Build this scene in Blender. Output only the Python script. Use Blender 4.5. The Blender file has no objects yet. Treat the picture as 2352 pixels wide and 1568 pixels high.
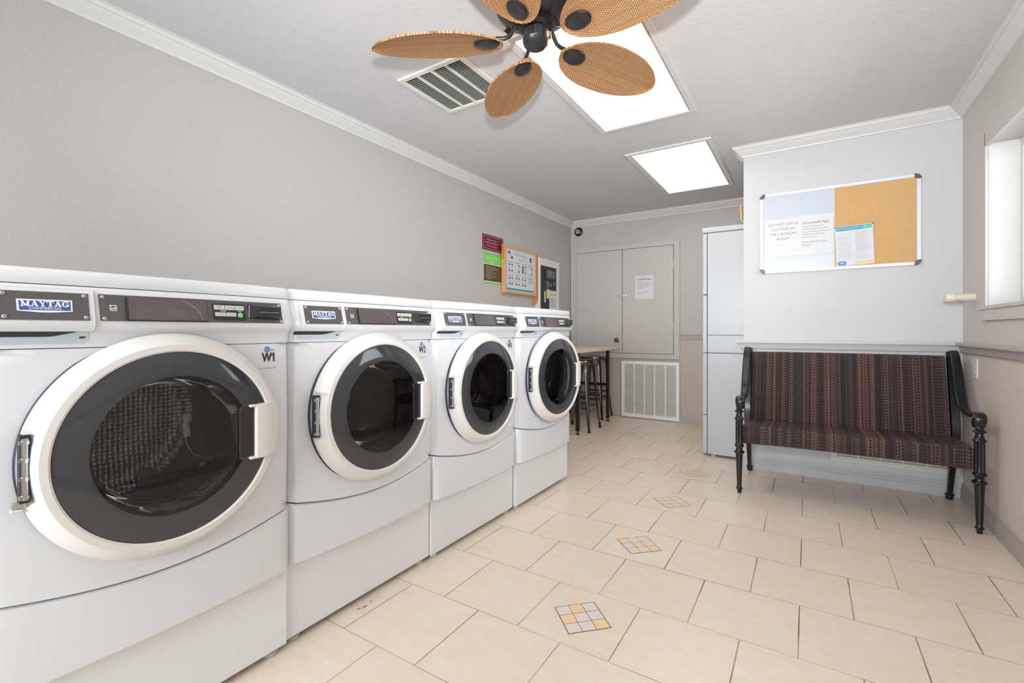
import bpy, bmesh, math, random
from math import sin, cos, pi, radians, sqrt, atan2
from mathutils import Vector, Matrix

S = bpy.context.scene
COL = S.collection

# ------------------------------------------------------------ camera
# room frame: left wall at -x, far wall at +y, floor at z = 0, camera over (0, 0)
F_PX = 1060.0
cd = bpy.data.cameras.new('camera'); cam = bpy.data.objects.new('camera', cd); COL.objects.link(cam)
cd.sensor_fit = 'HORIZONTAL'; cd.sensor_width = 36.0; cd.lens = F_PX * 36.0 / 2352.0
cd.shift_x = 0.0; cd.shift_y = -(784 - 759) / 2352.0
cd.clip_start = 0.02
YAW = math.atan((1855 - 1176) / F_PX)
cam.location = (0, 0, 1.04); cam.rotation_euler = (pi / 2, 0, YAW)
S.camera = cam

# ------------------------------------------------------------ view, world, lights
vs = S.view_settings
vs.view_transform = 'Standard'; vs.look = 'None'; vs.gamma = 1.0; vs.use_curve_mapping = False
vs.exposure = 0.24
W = bpy.data.worlds.new('overcast_sky'); S.world = W; W.use_nodes = True
bg = W.node_tree.nodes['Background']; bg.inputs[0].default_value = (0.84, 0.92, 1.0, 1); bg.inputs[1].default_value = 1.3

def lamp(name, kind, loc, power, color=(1, 1, 1), size=0.1, target=None, sy=None):
    d = bpy.data.lights.new(name, kind); d.energy = power; d.color = color
    if kind == 'AREA':
        d.size = size
        if sy: d.shape = 'RECTANGLE'; d.size_y = sy
    else:
        d.shadow_soft_size = size
    o = bpy.data.objects.new(name, d); COL.objects.link(o); o.location = loc
    if target is not None:
        o.rotation_euler = (Vector(target) - Vector(loc)).to_track_quat('-Z', 'Y').to_euler()
    return o
FLASH_POWER = 205.0
fl_o = lamp('camera_flash', 'SPOT', (0.0, -0.02, 1.31), FLASH_POWER, (0.93, 0.965, 1.0), 0.04, target=(-.75, 2.05, 2.45))
fl_o.data.spot_size = math.radians(118); fl_o.data.spot_blend = 1.0
# added fill light at an invented, unseen window behind the camera
lamp('rear_window_daylight', 'AREA', (-.85, -2.52, 1.50), 140.0, (0.90, 0.95, 1.0), 2.5, target=(-.85, 0.0, 1.50), sy=1.2)
# daylight through the window in the right wall
lamp('side_window_daylight', 'AREA', (1.02, 2.87, 1.60), 14.0, (0.90, 0.95, 1.0), 1.1, target=(0.0, 2.87, 1.60), sy=.84)
TROFFER = 4.2          # emission of the ceiling diffusers

# ------------------------------------------------------------ helpers
class MB:
    """collects faces; build() links them as one mesh object"""
    def __init__(s): s.v = []; s.f = []; s.m = []; s.mi = 0
    def add(s, vs_, fs_, mi=None):
        b = len(s.v); s.v += [tuple(p) for p in vs_]
        for f in fs_: s.f.append([b + i for i in f]); s.m.append(s.mi if mi is None else mi)
        return s
    def box(s, x0, x1, y0, y1, z0, z1, mi=None):
        vs_ = [(x, y, z) for z in (z0, z1) for y in (y0, y1) for x in (x0, x1)]
        return s.add(vs_, [(0, 2, 3, 1), (4, 5, 7, 6), (0, 1, 5, 4), (2, 6, 7, 3), (0, 4, 6, 2), (1, 3, 7, 5)], mi)
    def obox(s, M, hx, hy, hz, mi=None):
        vs_ = [M @ Vector((x, y, z)) for z in (-hz, hz) for y in (-hy, hy) for x in (-hx, hx)]
        return s.add(vs_, [(0, 2, 3, 1), (4, 5, 7, 6), (0, 1, 5, 4), (2, 6, 7, 3), (0, 4, 6, 2), (1, 3, 7, 5)], mi)
    def rings(s, rs, closed_loop=True, cap0=True, cap1=True, mi=None):
        n = len(rs[0]); vs_ = [p for r in rs for p in r]; fs = []
        for k in range(len(rs) - 1):
            for i in range(n if closed_loop else n - 1):
                j = (i + 1) % n
                fs.append((k * n + i, k * n + j, (k + 1) * n + j, (k + 1) * n + i))
        if cap0: fs.append(tuple(reversed(range(n))))
        if cap1: fs.append(tuple((len(rs) - 1) * n + i for i in range(n)))
        return s.add(vs_, fs, mi)
    def lathe(s, prof, M=Matrix(), n=32, cap0=True, cap1=True, mi=None, flute=0.0, nf=0):
        rs = []
        for r, z in prof:
            rs.append([M @ Vector((r * cos(2 * pi * i / n), r * sin(2 * pi * i / n), z)) for i in range(n)])
        return s.rings(rs, True, cap0, cap1, mi)
    def tube(s, pts, rad, n=10, mi=None, cap=True):
        pts = [Vector(p) for p in pts]; rs = []
        rad = rad if isinstance(rad, (list, tuple)) else [rad] * len(pts)
        up = None
        for k, p in enumerate(pts):
            a = pts[max(0, k - 1)]; b = pts[min(len(pts) - 1, k + 1)]
            t = (b - a).normalized()
            if up is None:
                up = Vector((0, 0, 1)) if abs(t.z) < 0.9 else Vector((1, 0, 0))
            u = (up - t * up.dot(t)).normalized(); w = t.cross(u); up = u
            rs.append([p + (u * cos(2 * pi * i / n) + w * sin(2 * pi * i / n)) * rad[k] for i in range(n)])
        return s.rings(rs, True, cap, cap, mi)
    def strap(s, pts, side, wid, thick, mi=None):
        """flat bar swept along pts; side = width direction"""
        pts = [Vector(p) for p in pts]; side = Vector(side).normalized(); rs = []
        wid = wid if isinstance(wid, (list, tuple)) else [wid] * len(pts)
        for k, p in enumerate(pts):
            a = pts[max(0, k - 1)]; b = pts[min(len(pts) - 1, k + 1)]
            t = (b - a).normalized(); nrm = t.cross(side).normalized()
            h = wid[k] / 2; q = thick / 2; c = 0.35
            rs.append([p + side * (h * sx) + nrm * (q * sz) for sx, sz in
                       ((-1, -c), (-1, c), (-.72, 1), (.72, 1), (1, c), (1, -c), (.72, -1), (-.72, -1))])
        return s.rings(rs, True, True, True, mi)
    def prism(s, poly, M, depth, mi=None):
        r0 = [M @ Vector((x, y, 0)) for x, y in poly]; r1 = [M @ Vector((x, y, depth)) for x, y in poly]
        return s.rings([r0, r1], True, True, True, mi)
    def build(s, name, mats, parent=None, smooth=35, bevel=0.0, seg=2, loc=None):
        me = bpy.data.meshes.new(name); me.from_pydata(s.v, [], s.f)
        for m in (mats if isinstance(mats, (list, tuple)) else [mats]): me.materials.append(m)
        for p, i in zip(me.polygons, s.m): p.material_index = i
        bm = bmesh.new(); bm.from_mesh(me); bmesh.ops.recalc_face_normals(bm, faces=bm.faces); bm.to_mesh(me); bm.free()
        if smooth:
            me.shade_smooth(); me.set_sharp_from_angle(angle=radians(smooth))
        o = bpy.data.objects.new(name, me); COL.objects.link(o)
        if parent: o.parent = parent
        if loc: o.location = loc
        if bevel:
            b = o.modifiers.new('edge', 'BEVEL'); b.width = bevel; b.segments = seg; b.limit_method = 'ANGLE'; b.angle_limit = radians(40)
        return o

def empty(name, loc=(0, 0, 0), rz=0.0, parent=None):
    o = bpy.data.objects.new(name, None); COL.objects.link(o); o.location = loc; o.rotation_euler = (0, 0, rz)
    o.empty_display_size = 0.1
    if parent: o.parent = parent
    return o
def tag(o, label, cat, group=None, kind=None):
    o['label'] = label; o['category'] = cat
    if group: o['group'] = group
    if kind: o['kind'] = kind
    return o
def struct(o): o['kind'] = 'structure'; return o

def rrect(w, h, r, n=4, cx=0, cy=0):
    out = []
    for qx, qy, a0 in ((1, 1, 0), (-1, 1, 90), (-1, -1, 180), (1, -1, 270)):
        for i in range(n + 1):
            a = radians(a0 + 90 * i / n)
            out.append((cx + qx * (w / 2 - r) + r * cos(a), cy + qy * (h / 2 - r) + r * sin(a)))
    return out

# lettering: mesh of a text, local x right, y up, centred by align
def text_mesh(body, size, align='CENTER', bold=0.0, spacing=1.0, line=1.0, sx=1.0):
    cu = bpy.data.curves.new('lettering', 'FONT'); cu.body = body; cu.size = size
    cu.align_x = align; cu.align_y = 'CENTER'; cu.space_character = spacing; cu.space_line = line
    cu.resolution_u = 3; cu.fill_mode = 'FRONT'
    o = bpy.data.objects.new('lettering', cu); COL.objects.link(o)
    dg = bpy.context.evaluated_depsgraph_get(); ev = o.evaluated_get(dg); me = ev.to_mesh()
    vs_ = [(v.co.x * sx, v.co.y) for v in me.vertices]; fs = [tuple(p.vertices) for p in me.polygons]
    ev.to_mesh_clear(); bpy.data.objects.remove(o); bpy.data.curves.remove(cu)
    if bold:
        q = bold * size * 1.1; n0 = len(vs_)
        vs_ = [(x + dx, y + dy, w) for dx, dy, w in ((-q, 0, 0), (q, 0, .00003), (0, q * .6, .00006)) for x, y in vs_]
        fs = [tuple(i + k * n0 for i in f) for k in range(3) for f in fs]
    return vs_, fs
def put(mb, tm, fn, off=(0, 0), mi=None):
    """place flat mesh (u, v) through fn(u, v) -> point"""
    vs_, fs = tm; out = []
    for p in vs_:
        u, v = p[0] + off[0], p[1] + off[1]; q = Vector(fn(u, v))
        if len(p) > 2 and p[2]:
            q = q + (Vector(fn(u + .001, v)) - q).cross(Vector(fn(u, v + .001)) - q).normalized() * p[2]
        out.append(q)
    mb.add(out, fs, mi)

# ------------------------------------------------------------ materials
def sr(*c):
    if len(c) == 1: c = (c[0],) * 3
    return tuple(((x / 255 + .055) / 1.055) ** 2.4 if x > 10 else x / 255 / 12.92 for x in c) + (1,)
def mat(name, col, rough=0.5, metal=0.0, spec=0.5, coat=0.0, emit=None, estr=1.0, bump=0.0, bscale=60.0, var=0.0, vscale=4.0, trans=0.0, alpha=1.0):
    m = bpy.data.materials.new(name); m.use_nodes = True; nt = m.node_tree; N = nt.nodes; L = nt.links
    b = N['Principled BSDF']; b.inputs['Base Color'].default_value = col; b.inputs['Roughness'].default_value = rough
    b.inputs['Metallic'].default_value = metal; b.inputs['Specular IOR Level'].default_value = spec; b.inputs['Coat Weight'].default_value = coat
    b.inputs['Transmission Weight'].default_value = trans; b.inputs['Alpha'].default_value = alpha
    if emit: b.inputs['Emission Color'].default_value = emit; b.inputs['Emission Strength'].default_value = estr
    if bump or var: tc = N.new('ShaderNodeTexCoord')
    if bump:
        nz = N.new('ShaderNodeTexNoise'); nz.inputs['Scale'].default_value = bscale; nz.inputs['Detail'].default_value = 3
        L.new(tc.outputs['Object'], nz.inputs['Vector'])
        bp = N.new('ShaderNodeBump'); bp.inputs['Strength'].default_value = bump; bp.inputs['Distance'].default_value = 0.01
        L.new(nz.outputs['Fac'], bp.inputs['Height']); L.new(bp.outputs['Normal'], b.inputs['Normal'])
    if var:
        n2 = N.new('ShaderNodeTexNoise'); n2.inputs['Scale'].default_value = vscale; n2.inputs['Detail'].default_value = 4
        L.new(tc.outputs['Object'], n2.inputs['Vector'])
        mr = N.new('ShaderNodeMapRange'); mr.inputs['To Min'].default_value = 1 - var; mr.inputs['To Max'].default_value = 1 + var
        mr.inputs['From Min'].default_value = .25; mr.inputs['From Max'].default_value = .75
        L.new(n2.outputs['Fac'], mr.inputs['Value'])
        hs = N.new('ShaderNodeHueSaturation'); hs.inputs['Color'].default_value = col
        L.new(mr.outputs['Result'], hs.inputs['Value']); L.new(hs.outputs['Color'], b.inputs['Base Color'])
    return m

M = {}
M['paint_up'] = mat('warm_grey_wall_paint', sr(188, 183, 181), 0.7, bump=0.15, bscale=70, var=0.015, vscale=2)
M['paint_right'] = mat('right_wall_paint', sr(206, 201, 198), 0.7, bump=0.15, bscale=70, var=0.015, vscale=2)  # wall paint lightened in colour to make up for weak light here
M['paint_right_low'] = mat('right_wainscot_paint', sr(214, 202, 193), 0.55, bump=0.2, bscale=90, var=0.03, vscale=5)  # taupe wainscot brightened in colour where the right wall gets little light
M['paint_board'] = mat('light_grey_wall_paint', sr(202, 201, 202), 0.6, bump=0.12, bscale=80, var=0.012, vscale=3)  # wall paint with the flash's brightening of the partition put into its colour
M['paint_low'] = mat('taupe_wainscot_paint', sr(188, 176, 168), 0.55, bump=0.18, bscale=90, var=0.03, vscale=5)
M['paint_low_grey'] = mat('grey_wainscot_paint', sr(200, 199, 203), 0.5, bump=0.3, bscale=90, var=0.02, vscale=5)  # wainscot paint greyed: the tint of light on the partition, in the colour
M['ceiling'] = mat('ceiling_paint', sr(209, 208, 208), 0.75, bump=0.12, bscale=45, var=0.012, vscale=3)
M['trim'] = mat('white_trim_paint', sr(216, 214, 211), 0.4, var=0.01)
M['trim_taupe'] = mat('taupe_trim_paint', sr(178, 170, 165), 0.42, var=0.03, vscale=8)
M['trim_grey'] = mat('grey_trim_paint', sr(192, 190, 190), 0.4, var=0.03, vscale=8)
M['cupboard'] = mat('cupboard_paint', sr(193, 188, 185), 0.55, var=0.012, vscale=3)
M['enamel'] = mat('white_enamel', sr(222, 224, 228), 0.22, spec=0.5, coat=0.15)
M['enamel_ped'] = mat('white_enamel_pedestal', sr(231, 233, 234), 0.3)
M['door_plastic'] = mat('cream_door_plastic', sr(224, 222, 218), 0.25, coat=0.2)
M['plate'] = mat('blue_grey_door_backplate', sr(150, 158, 174), 0.35)
M['dark_gap'] = mat('dark_rubber', sr(38, 42, 48), 0.5)
M['panel'] = mat('brushed_charcoal_panel', sr(96, 91, 92), 0.42, metal=0.35, bump=0.05, bscale=300)
M['display'] = mat('smoked_display_window', sr(92, 84, 84), 0.12, coat=0.2)
M['black_gloss'] = mat('black_plastic_gloss', sr(28, 30, 34), 0.18, coat=0.6)
M['black_metal'] = mat('black_powder_coated_metal', sr(16, 16, 17), 0.3, coat=0.2)
M['fan_metal'] = mat('oil_rubbed_bronze', sr(40, 38, 40), 0.3, metal=0.3, coat=0.3)
M['chrome'] = mat('chrome', sr(205, 208, 210), 0.15, metal=1.0)
M['gun'] = mat('gunmetal_stool_steel', sr(120, 112, 106), 0.22, metal=1.0)
M['seam'] = mat('grey_seam', sr(110, 114, 120), 0.6)
M['screw'] = mat('steel_screw', sr(205, 200, 194), 0.3, metal=0.9)
M['steel_drum'] = mat('drum_steel', sr(150, 152, 155), 0.22, metal=1.0)
M['white_ink'] = mat('white_print', sr(235, 235, 235), 0.5)
M['black_ink'] = mat('black_print', sr(30, 30, 32), 0.6)
M['grey_ink'] = mat('grey_print', sr(128, 126, 130), 0.6)
M['pale_ink'] = mat('pale_grey_print', sr(196, 196, 200), 0.6)
M['blue'] = mat('badge_blue', sr(58, 84, 158), 0.35, coat=0.3)
M['sticker_blue'] = mat('sticker_blue', sr(48, 112, 178), 0.5)
M['button'] = mat('pale_button', sr(206, 202, 196), 0.45)
M['green_btn'] = mat('green_start_button', sr(120, 222, 122), 0.4)
M['seg'] = mat('display_segments', sr(126, 128, 120), 0.4)
M['paper'] = mat('white_paper', sr(214, 215, 217), 0.6)
M['whiteboard'] = mat('whiteboard_enamel', sr(196, 201, 210), 0.3)
M['paper_dull'] = mat('notice_paper', sr(222, 223, 226), 0.55)
M['cork'] = mat('cork', sr(216, 172, 120), 0.85, bump=0.5, bscale=260, var=0.05, vscale=60)
M['alu'] = mat('aluminium_frame', sr(226, 229, 236), 0.3, metal=0.25)
M['corner'] = mat('dark_grey_plastic_corner', sr(82, 88, 100), 0.35)
M['teal'] = mat('teal_print', sr(20, 150, 180), 0.5)
M['teal2'] = mat('green_teal_print', sr(60, 196, 180), 0.5)
M['yellow'] = mat('yellow_print', sr(240, 190, 80), 0.5)
M['cdc'] = mat('blue_logo_print', sr(20, 130, 196), 0.5)
M['pvc'] = mat('cream_pvc', sr(224, 214, 202), 0.3)
M['vent'] = mat('ivory_vent_enamel', sr(224, 221, 210), 0.4)
M['vent_white'] = mat('white_vent_enamel', sr(240, 240, 237), 0.4)
M['duct'] = mat('dark_duct', sr(34, 42, 42), 0.8)
M['duct_light'] = mat('filter_behind_vent', sr(140, 134, 130), 0.9)
M['maroon'] = mat('maroon_sign', sr(112, 20, 48), 0.45)
M['pink_ink'] = mat('pink_print', sr(214, 160, 168), 0.5)
M['lime'] = mat('lime_sign', sr(128, 204, 92), 0.45)
M['lime2'] = mat('pale_lime_print', sr(190, 238, 165), 0.5)
M['brown'] = mat('brown_sign', sr(88, 66, 48), 0.5)
M['cream_ink'] = mat('cream_print', sr(205, 190, 168), 0.5)
M['oak'] = mat('oak_frame', sr(214, 164, 104), 0.4, var=0.08, vscale=30)
M['orange_wood'] = mat('orange_stained_wood', sr(206, 128, 62), 0.4, var=0.1, vscale=30)
M['sky_print'] = mat('pale_blue_print', sr(178, 204, 232), 0.5)
M['note_yellow'] = mat('yellow_note', sr(212, 216, 130), 0.6)
M['screen'] = mat('grey_lcd', sr(104, 112, 114), 0.2)
M['table_top'] = mat('travertine_laminate', sr(214, 200, 180), 0.35, var=0.06, vscale=14)
M['rubber'] = mat('black_rubber_foot', sr(18, 18, 18), 0.6)
M['orange'] = mat('orange_plastic', sr(240, 156, 84), 0.35)
M['yellow_plastic'] = mat('yellow_plastic', sr(226, 198, 92), 0.35)
M['foot'] = mat('grey_levelling_foot', sr(196, 194, 186), 0.5)
M['red_label'] = mat('red_label', sr(150, 40, 45), 0.5)
M['white_plastic'] = mat('white_plastic', sr(222, 220, 216), 0.35)
M['rust'] = mat('rust_stain', sr(150, 88, 50), 0.9)


def m_diffuser():
    m = bpy.data.materials.new('lit_acrylic_diffuser'); m.use_nodes = True; N = m.node_tree.nodes; L = m.node_tree.links
    b = N['Principled BSDF']; b.inputs['Base Color'].default_value = sr(240, 228, 205); b.inputs['Roughness'].default_value = .4
    b.inputs['Emission Color'].default_value = (1.0, 0.935, 0.84, 1); b.inputs['Emission Strength'].default_value = TROFFER
    return m
M['diffuser'] = m_diffuser()

def m_tinted(name='smoked_door_glass', tint=(.80, .80, .81, 1), ior=1.5):
    m = bpy.data.materials.new(name); m.use_nodes = True; N = m.node_tree.nodes; L = m.node_tree.links
    N.remove(N['Principled BSDF']); out = N['Material Output']
    tr = N.new('ShaderNodeBsdfTransparent'); tr.inputs[0].default_value = tint
    gl = N.new('ShaderNodeBsdfGlossy'); gl.inputs['Roughness'].default_value = .02; gl.inputs[0].default_value = (1, 1, 1, 1)
    fr = N.new('ShaderNodeFresnel'); fr.inputs[0].default_value = ior
    mx = N.new('ShaderNodeMixShader'); L.new(fr.outputs[0], mx.inputs[0]); L.new(tr.outputs[0], mx.inputs[1]); L.new(gl.outputs[0], mx.inputs[2])
    L.new(mx.outputs[0], out.inputs[0]); return m
M['glass'] = m_tinted()
M['glass_inner'] = m_tinted('smoked_inner_bowl', (.80, .80, .81, 1), 1.18)
M['glass_clear'] = m_tinted('window_glass', (.94, .95, .95, 1))
M['glass_rim'] = mat('smoked_glass_rim', sr(58, 60, 63), 0.08, spec=0.5, coat=0.3)

def m_perf():
    m = mat('perforated_drum_steel', sr(120, 122, 126), 0.25, metal=1.0); N = m.node_tree.nodes; L = m.node_tree.links
    b = N['Principled BSDF']; tc = N.new('ShaderNodeTexCoord'); vo = N.new('ShaderNodeTexVoronoi'); vo.inputs['Scale'].default_value = 75; vo.inputs['Randomness'].default_value = .15
    L.new(tc.outputs['Object'], vo.inputs['Vector'])
    cr = N.new('ShaderNodeValToRGB'); cr.color_ramp.elements[0].position = .25; cr.color_ramp.elements[0].color = sr(24, 24, 26)
    cr.color_ramp.elements[1].position = .38; cr.color_ramp.elements[1].color = sr(150, 152, 156)
    L.new(vo.outputs['Distance'], cr.inputs[0]); L.new(cr.outputs[0], b.inputs['Base Color'])
    bp = N.new('ShaderNodeBump'); bp.inputs['Strength'].default_value = .8; bp.inputs['Distance'].default_value = .004
    L.new(vo.outputs['Distance'], bp.inputs['Height']); L.new(bp.outputs[0], b.inputs['Normal']); return m
M['perf'] = m_perf()

def mathn(N, L, op, a, b=None, c=None):
    n = N.new('ShaderNodeMath'); n.operation = op
    for i, x in enumerate((a, b, c)):
        if x is None: continue
        if isinstance(x, (int, float)): n.inputs[i].default_value = x
        else: L.new(x, n.inputs[i])
    return n.outputs[0]

# wicker: strands along v woven over strands along u (uses the UV map in metres)
def m_wicker(name, pu, pv, c_dark, c_a, c_b, c_hi, stripe, rough=.3):
    m = bpy.data.materials.new(name); m.use_nodes = True; N = m.node_tree.nodes; L = m.node_tree.links
    b = N['Principled BSDF']; b.inputs['Roughness'].default_value = rough; uv = N.new('ShaderNodeUVMap'); uv.uv_map = 'weave'; sp = N.new('ShaderNodeSeparateXYZ'); L.new(uv.outputs[0], sp.inputs[0])
    u = mathn(N, L, 'DIVIDE', sp.outputs[0], pu); v = mathn(N, L, 'DIVIDE', sp.outputs[1], pv)
    cu = mathn(N, L, 'FLOOR', u); cv = mathn(N, L, 'FLOOR', v)
    par = mathn(N, L, 'MODULO', mathn(N, L, 'ADD', mathn(N, L, 'ABSOLUTE', cu), mathn(N, L, 'ABSOLUTE', cv)), 2.0)
    par = mathn(N, L, 'GREATER_THAN', par, .5)
    fu = mathn(N, L, 'FRACT', u); fv = mathn(N, L, 'FRACT', v)
    su = mathn(N, L, 'SINE', mathn(N, L, 'MULTIPLY', fu, pi)); sv = mathn(N, L, 'SINE', mathn(N, L, 'MULTIPLY', fv, pi))
    # height: vertical strand on top where par = 1, else horizontal
    hv = mathn(N, L, 'MULTIPLY', mathn(N, L, 'POWER', su, .5), mathn(N, L, 'ADD', mathn(N, L, 'MULTIPLY', sv, .6), .4))
    hu = mathn(N, L, 'MULTIPLY', mathn(N, L, 'POWER', sv, .5), mathn(N, L, 'ADD', mathn(N, L, 'MULTIPLY', su, .6), .2))
    mh = N.new('ShaderNodeMix'); mh.data_type = 'FLOAT'; L.new(par, mh.inputs[0]); L.new(hu, mh.inputs[2]); L.new(hv, mh.inputs[3])
    # per-strand colour
    wn = N.new('ShaderNodeTexWhiteNoise'); wn.noise_dimensions = '1D'; L.new(cu, wn.inputs['W'])
    ns = N.new('ShaderNodeTexNoise'); ns.noise_dimensions = '1D'; ns.inputs['Scale'].default_value = stripe; L.new(sp.outputs[0], ns.inputs['W'])
    mixv = mathn(N, L, 'ADD', mathn(N, L, 'MULTIPLY', wn.outputs[0], .6), mathn(N, L, 'MULTIPLY', ns.outputs[0], .5))
    cr = N.new('ShaderNodeValToRGB'); e = cr.color_ramp.elements
    e[0].position = .34; e[0].color = c_dark; e[1].position = .90; e[1].color = c_b
    e2 = e.new(.62); e2.color = c_a
    L.new(mixv, cr.inputs[0])
    wn2 = N.new('ShaderNodeTexWhiteNoise'); wn2.noise_dimensions = '2D'; L.new(uv.outputs[0], wn2.inputs['Vector'])
    mc = N.new('ShaderNodeMix'); mc.data_type = 'RGBA'; L.new(par, mc.inputs[0]); mc.inputs[6].default_value = c_hi; L.new(cr.outputs[0], mc.inputs[7])
    # dark gaps between strands
    md = N.new('ShaderNodeMix'); md.data_type = 'RGBA'
    g = N.new('ShaderNodeMapRange'); g.inputs['From Min'].default_value = .12; g.inputs['From Max'].default_value = .5; L.new(mh.outputs[0], g.inputs[0])
    L.new(g.outputs[0], md.inputs[0]); md.inputs[6].default_value = tuple(c * .25 for c in c_dark[:3]) + (1,); L.new(mc.outputs[2], md.inputs[7])
    L.new(md.outputs[2], b.inputs['Base Color'])
    bp = N.new('ShaderNodeBump'); bp.inputs['Strength'].default_value = 1.0; bp.inputs['Distance'].default_value = .004
    L.new(mh.outputs[0], bp.inputs['Height']); L.new(bp.outputs[0], b.inputs['Normal']); return m
M['wicker_bench'] = m_wicker('dark_brown_resin_wicker', .0056, .0092, sr(34, 29, 31), sr(86, 62, 54), sr(160, 116, 96), sr(72, 62, 64), 22, .2)
M['wicker_fan'] = m_wicker('tan_woven_wicker', .0052, .0072, sr(208, 154, 106), sr(222, 170, 118), sr(232, 184, 130), sr(176, 120, 74), 5, .55)

def add_uv(o, fn):
    me = o.data; uvl = me.uv_layers.new(name='weave')
    for p in me.polygons:
        for li in p.loop_indices:
            co = me.vertices[me.loops[li].vertex_index].co
            uvl.data[li].uv = fn(co, p.normal)

def m_tile():
    m = bpy.data.materials.new('beige_ceramic_floor_tile'); m.use_nodes = True; N = m.node_tree.nodes; L = m.node_tree.links
    b = N['Principled BSDF']
    g = N.new('ShaderNodeNewGeometry'); sp = N.new('ShaderNodeSeparateXYZ'); L.new(g.outputs['Position'], sp.inputs[0])
    T = .3347
    x, y = sp.outputs[0], sp.outputs[1]
    yy = mathn(N, L, 'SUBTRACT', y, mathn(N, L, 'MULTIPLY', x, .010))
    v = mathn(N, L, 'DIVIDE', mathn(N, L, 'SUBTRACT', yy, 1.389), T)
    row = mathn(N, L, 'FLOOR', v)
    odd = mathn(N, L, 'MODULO', mathn(N, L, 'ADD', row, 40.0), 2.0)
    u = mathn(N, L, 'ADD', mathn(N, L, 'DIVIDE', mathn(N, L, 'ADD', x, .528), T), mathn(N, L, 'MULTIPLY', odd, .5))
    colm = mathn(N, L, 'FLOOR', u)
    fu = mathn(N, L, 'FRACT', u); fv = mathn(N, L, 'FRACT', v)
    du = mathn(N, L, 'MINIMUM', fu, mathn(N, L, 'SUBTRACT', 1.0, fu)); dv = mathn(N, L, 'MINIMUM', fv, mathn(N, L, 'SUBTRACT', 1.0, fv))
    # grout across the room (dv) reads thinner than the grout along it (du)
    gu = mathn(N, L, 'LESS_THAN', du, .0060); gv = mathn(N, L, 'LESS_THAN', dv, .0046)
    grout = mathn(N, L, 'MAXIMUM', gu, gv)
    cell = N.new('ShaderNodeCombineXYZ'); L.new(colm, cell.inputs[0]); L.new(row, cell.inputs[1])
    wn = N.new('ShaderNodeTexWhiteNoise'); wn.noise_dimensions = '2D'; L.new(cell.outputs[0], wn.inputs['Vector'])
    # mottling, offset per tile
    ofs = N.new('ShaderNodeVectorMath'); ofs.operation = 'MULTIPLY_ADD'; L.new(wn.outputs['Color'], ofs.inputs[0]); ofs.inputs[1].default_value = (9, 9, 9); L.new(g.outputs['Position'], ofs.inputs[2])
    st = N.new('ShaderNodeMapping'); st.inputs['Scale'].default_value = (1.0, 2.2, 1.0); L.new(ofs.outputs[0], st.inputs['Vector'])
    nz = N.new('ShaderNodeTexNoise'); nz.inputs['Scale'].default_value = 13; nz.inputs['Detail'].default_value = 5; nz.inputs['Roughness'].default_value = .6; L.new(st.outputs[0], nz.inputs['Vector'])
    cr = N.new('ShaderNodeValToRGB'); e = cr.color_ramp.elements
    e[0].position = .34; e[0].color = sr(228, 218, 205); e[1].position = .66; e[1].color = sr(228, 209, 187)
    L.new(nz.outputs['Fac'], cr.inputs[0])
    hs = N.new('ShaderNodeHueSaturation'); L.new(cr.outputs[0], hs.inputs['Color'])
    mr = N.new('ShaderNodeMapRange'); mr.inputs['To Min'].default_value = .975; mr.inputs['To Max'].default_value = 1.02; L.new(wn.outputs['Value'], mr.inputs[0]); L.new(mr.outputs[0], hs.inputs['Value'])
    # grout colour varies from light to dirty dark
    gn = N.new('ShaderNodeTexNoise'); gn.inputs['Scale'].default_value = 2.2; gn.inputs['Detail'].default_value = 4; L.new(g.outputs['Position'], gn.inputs['Vector'])
    gc = N.new('ShaderNodeValToRGB'); gc.color_ramp.elements[0].position = .40; gc.color_ramp.elements[0].color = sr(112, 96, 80); gc.color_ramp.elements[1].position = .68; gc.color_ramp.elements[1].color = sr(205, 184, 158)
    gf = mathn(N, L, 'ADD', gn.outputs['Fac'], mathn(N, L, 'MULTIPLY', gv, .07)); L.new(gf, gc.inputs[0])
    mx = N.new('ShaderNodeMix'); mx.data_type = 'RGBA'; L.new(grout, mx.inputs[0]); L.new(hs.outputs[0], mx.inputs[6]); L.new(gc.outputs[0], mx.inputs[7])
    L.new(mx.outputs[2], b.inputs['Base Color'])
    L.new(mathn(N, L, 'ADD', mathn(N, L, 'MULTIPLY', grout, .45), .30), b.inputs['Roughness'])
    bp = N.new('ShaderNodeBump'); bp.inputs['Strength'].default_value = .35; bp.inputs['Distance'].default_value = .003; bp.invert = True
    L.new(grout, bp.inputs['Height']); L.new(bp.outputs[0], b.inputs['Normal']); return m
M['tile'] = m_tile()
M['inset_pink'] = mat('pinkish_mosaic_tile', sr(224, 212, 203), 0.35)
M['inset_orange'] = mat('orange_mosaic_tile', sr(238, 204, 162), 0.35)
M['grout_dark'] = mat('dark_grout', sr(108, 90, 74), 0.8)

# ------------------------------------------------------------ room shell
XL, XR = -2.575, 0.812
YB, YP, YF = 5.43, 3.926, -2.4          # back wall, partition face, wall behind the camera
XP = -0.412                              # free end of the partition
ZC = 2.43
RAIL = 0.965

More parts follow.
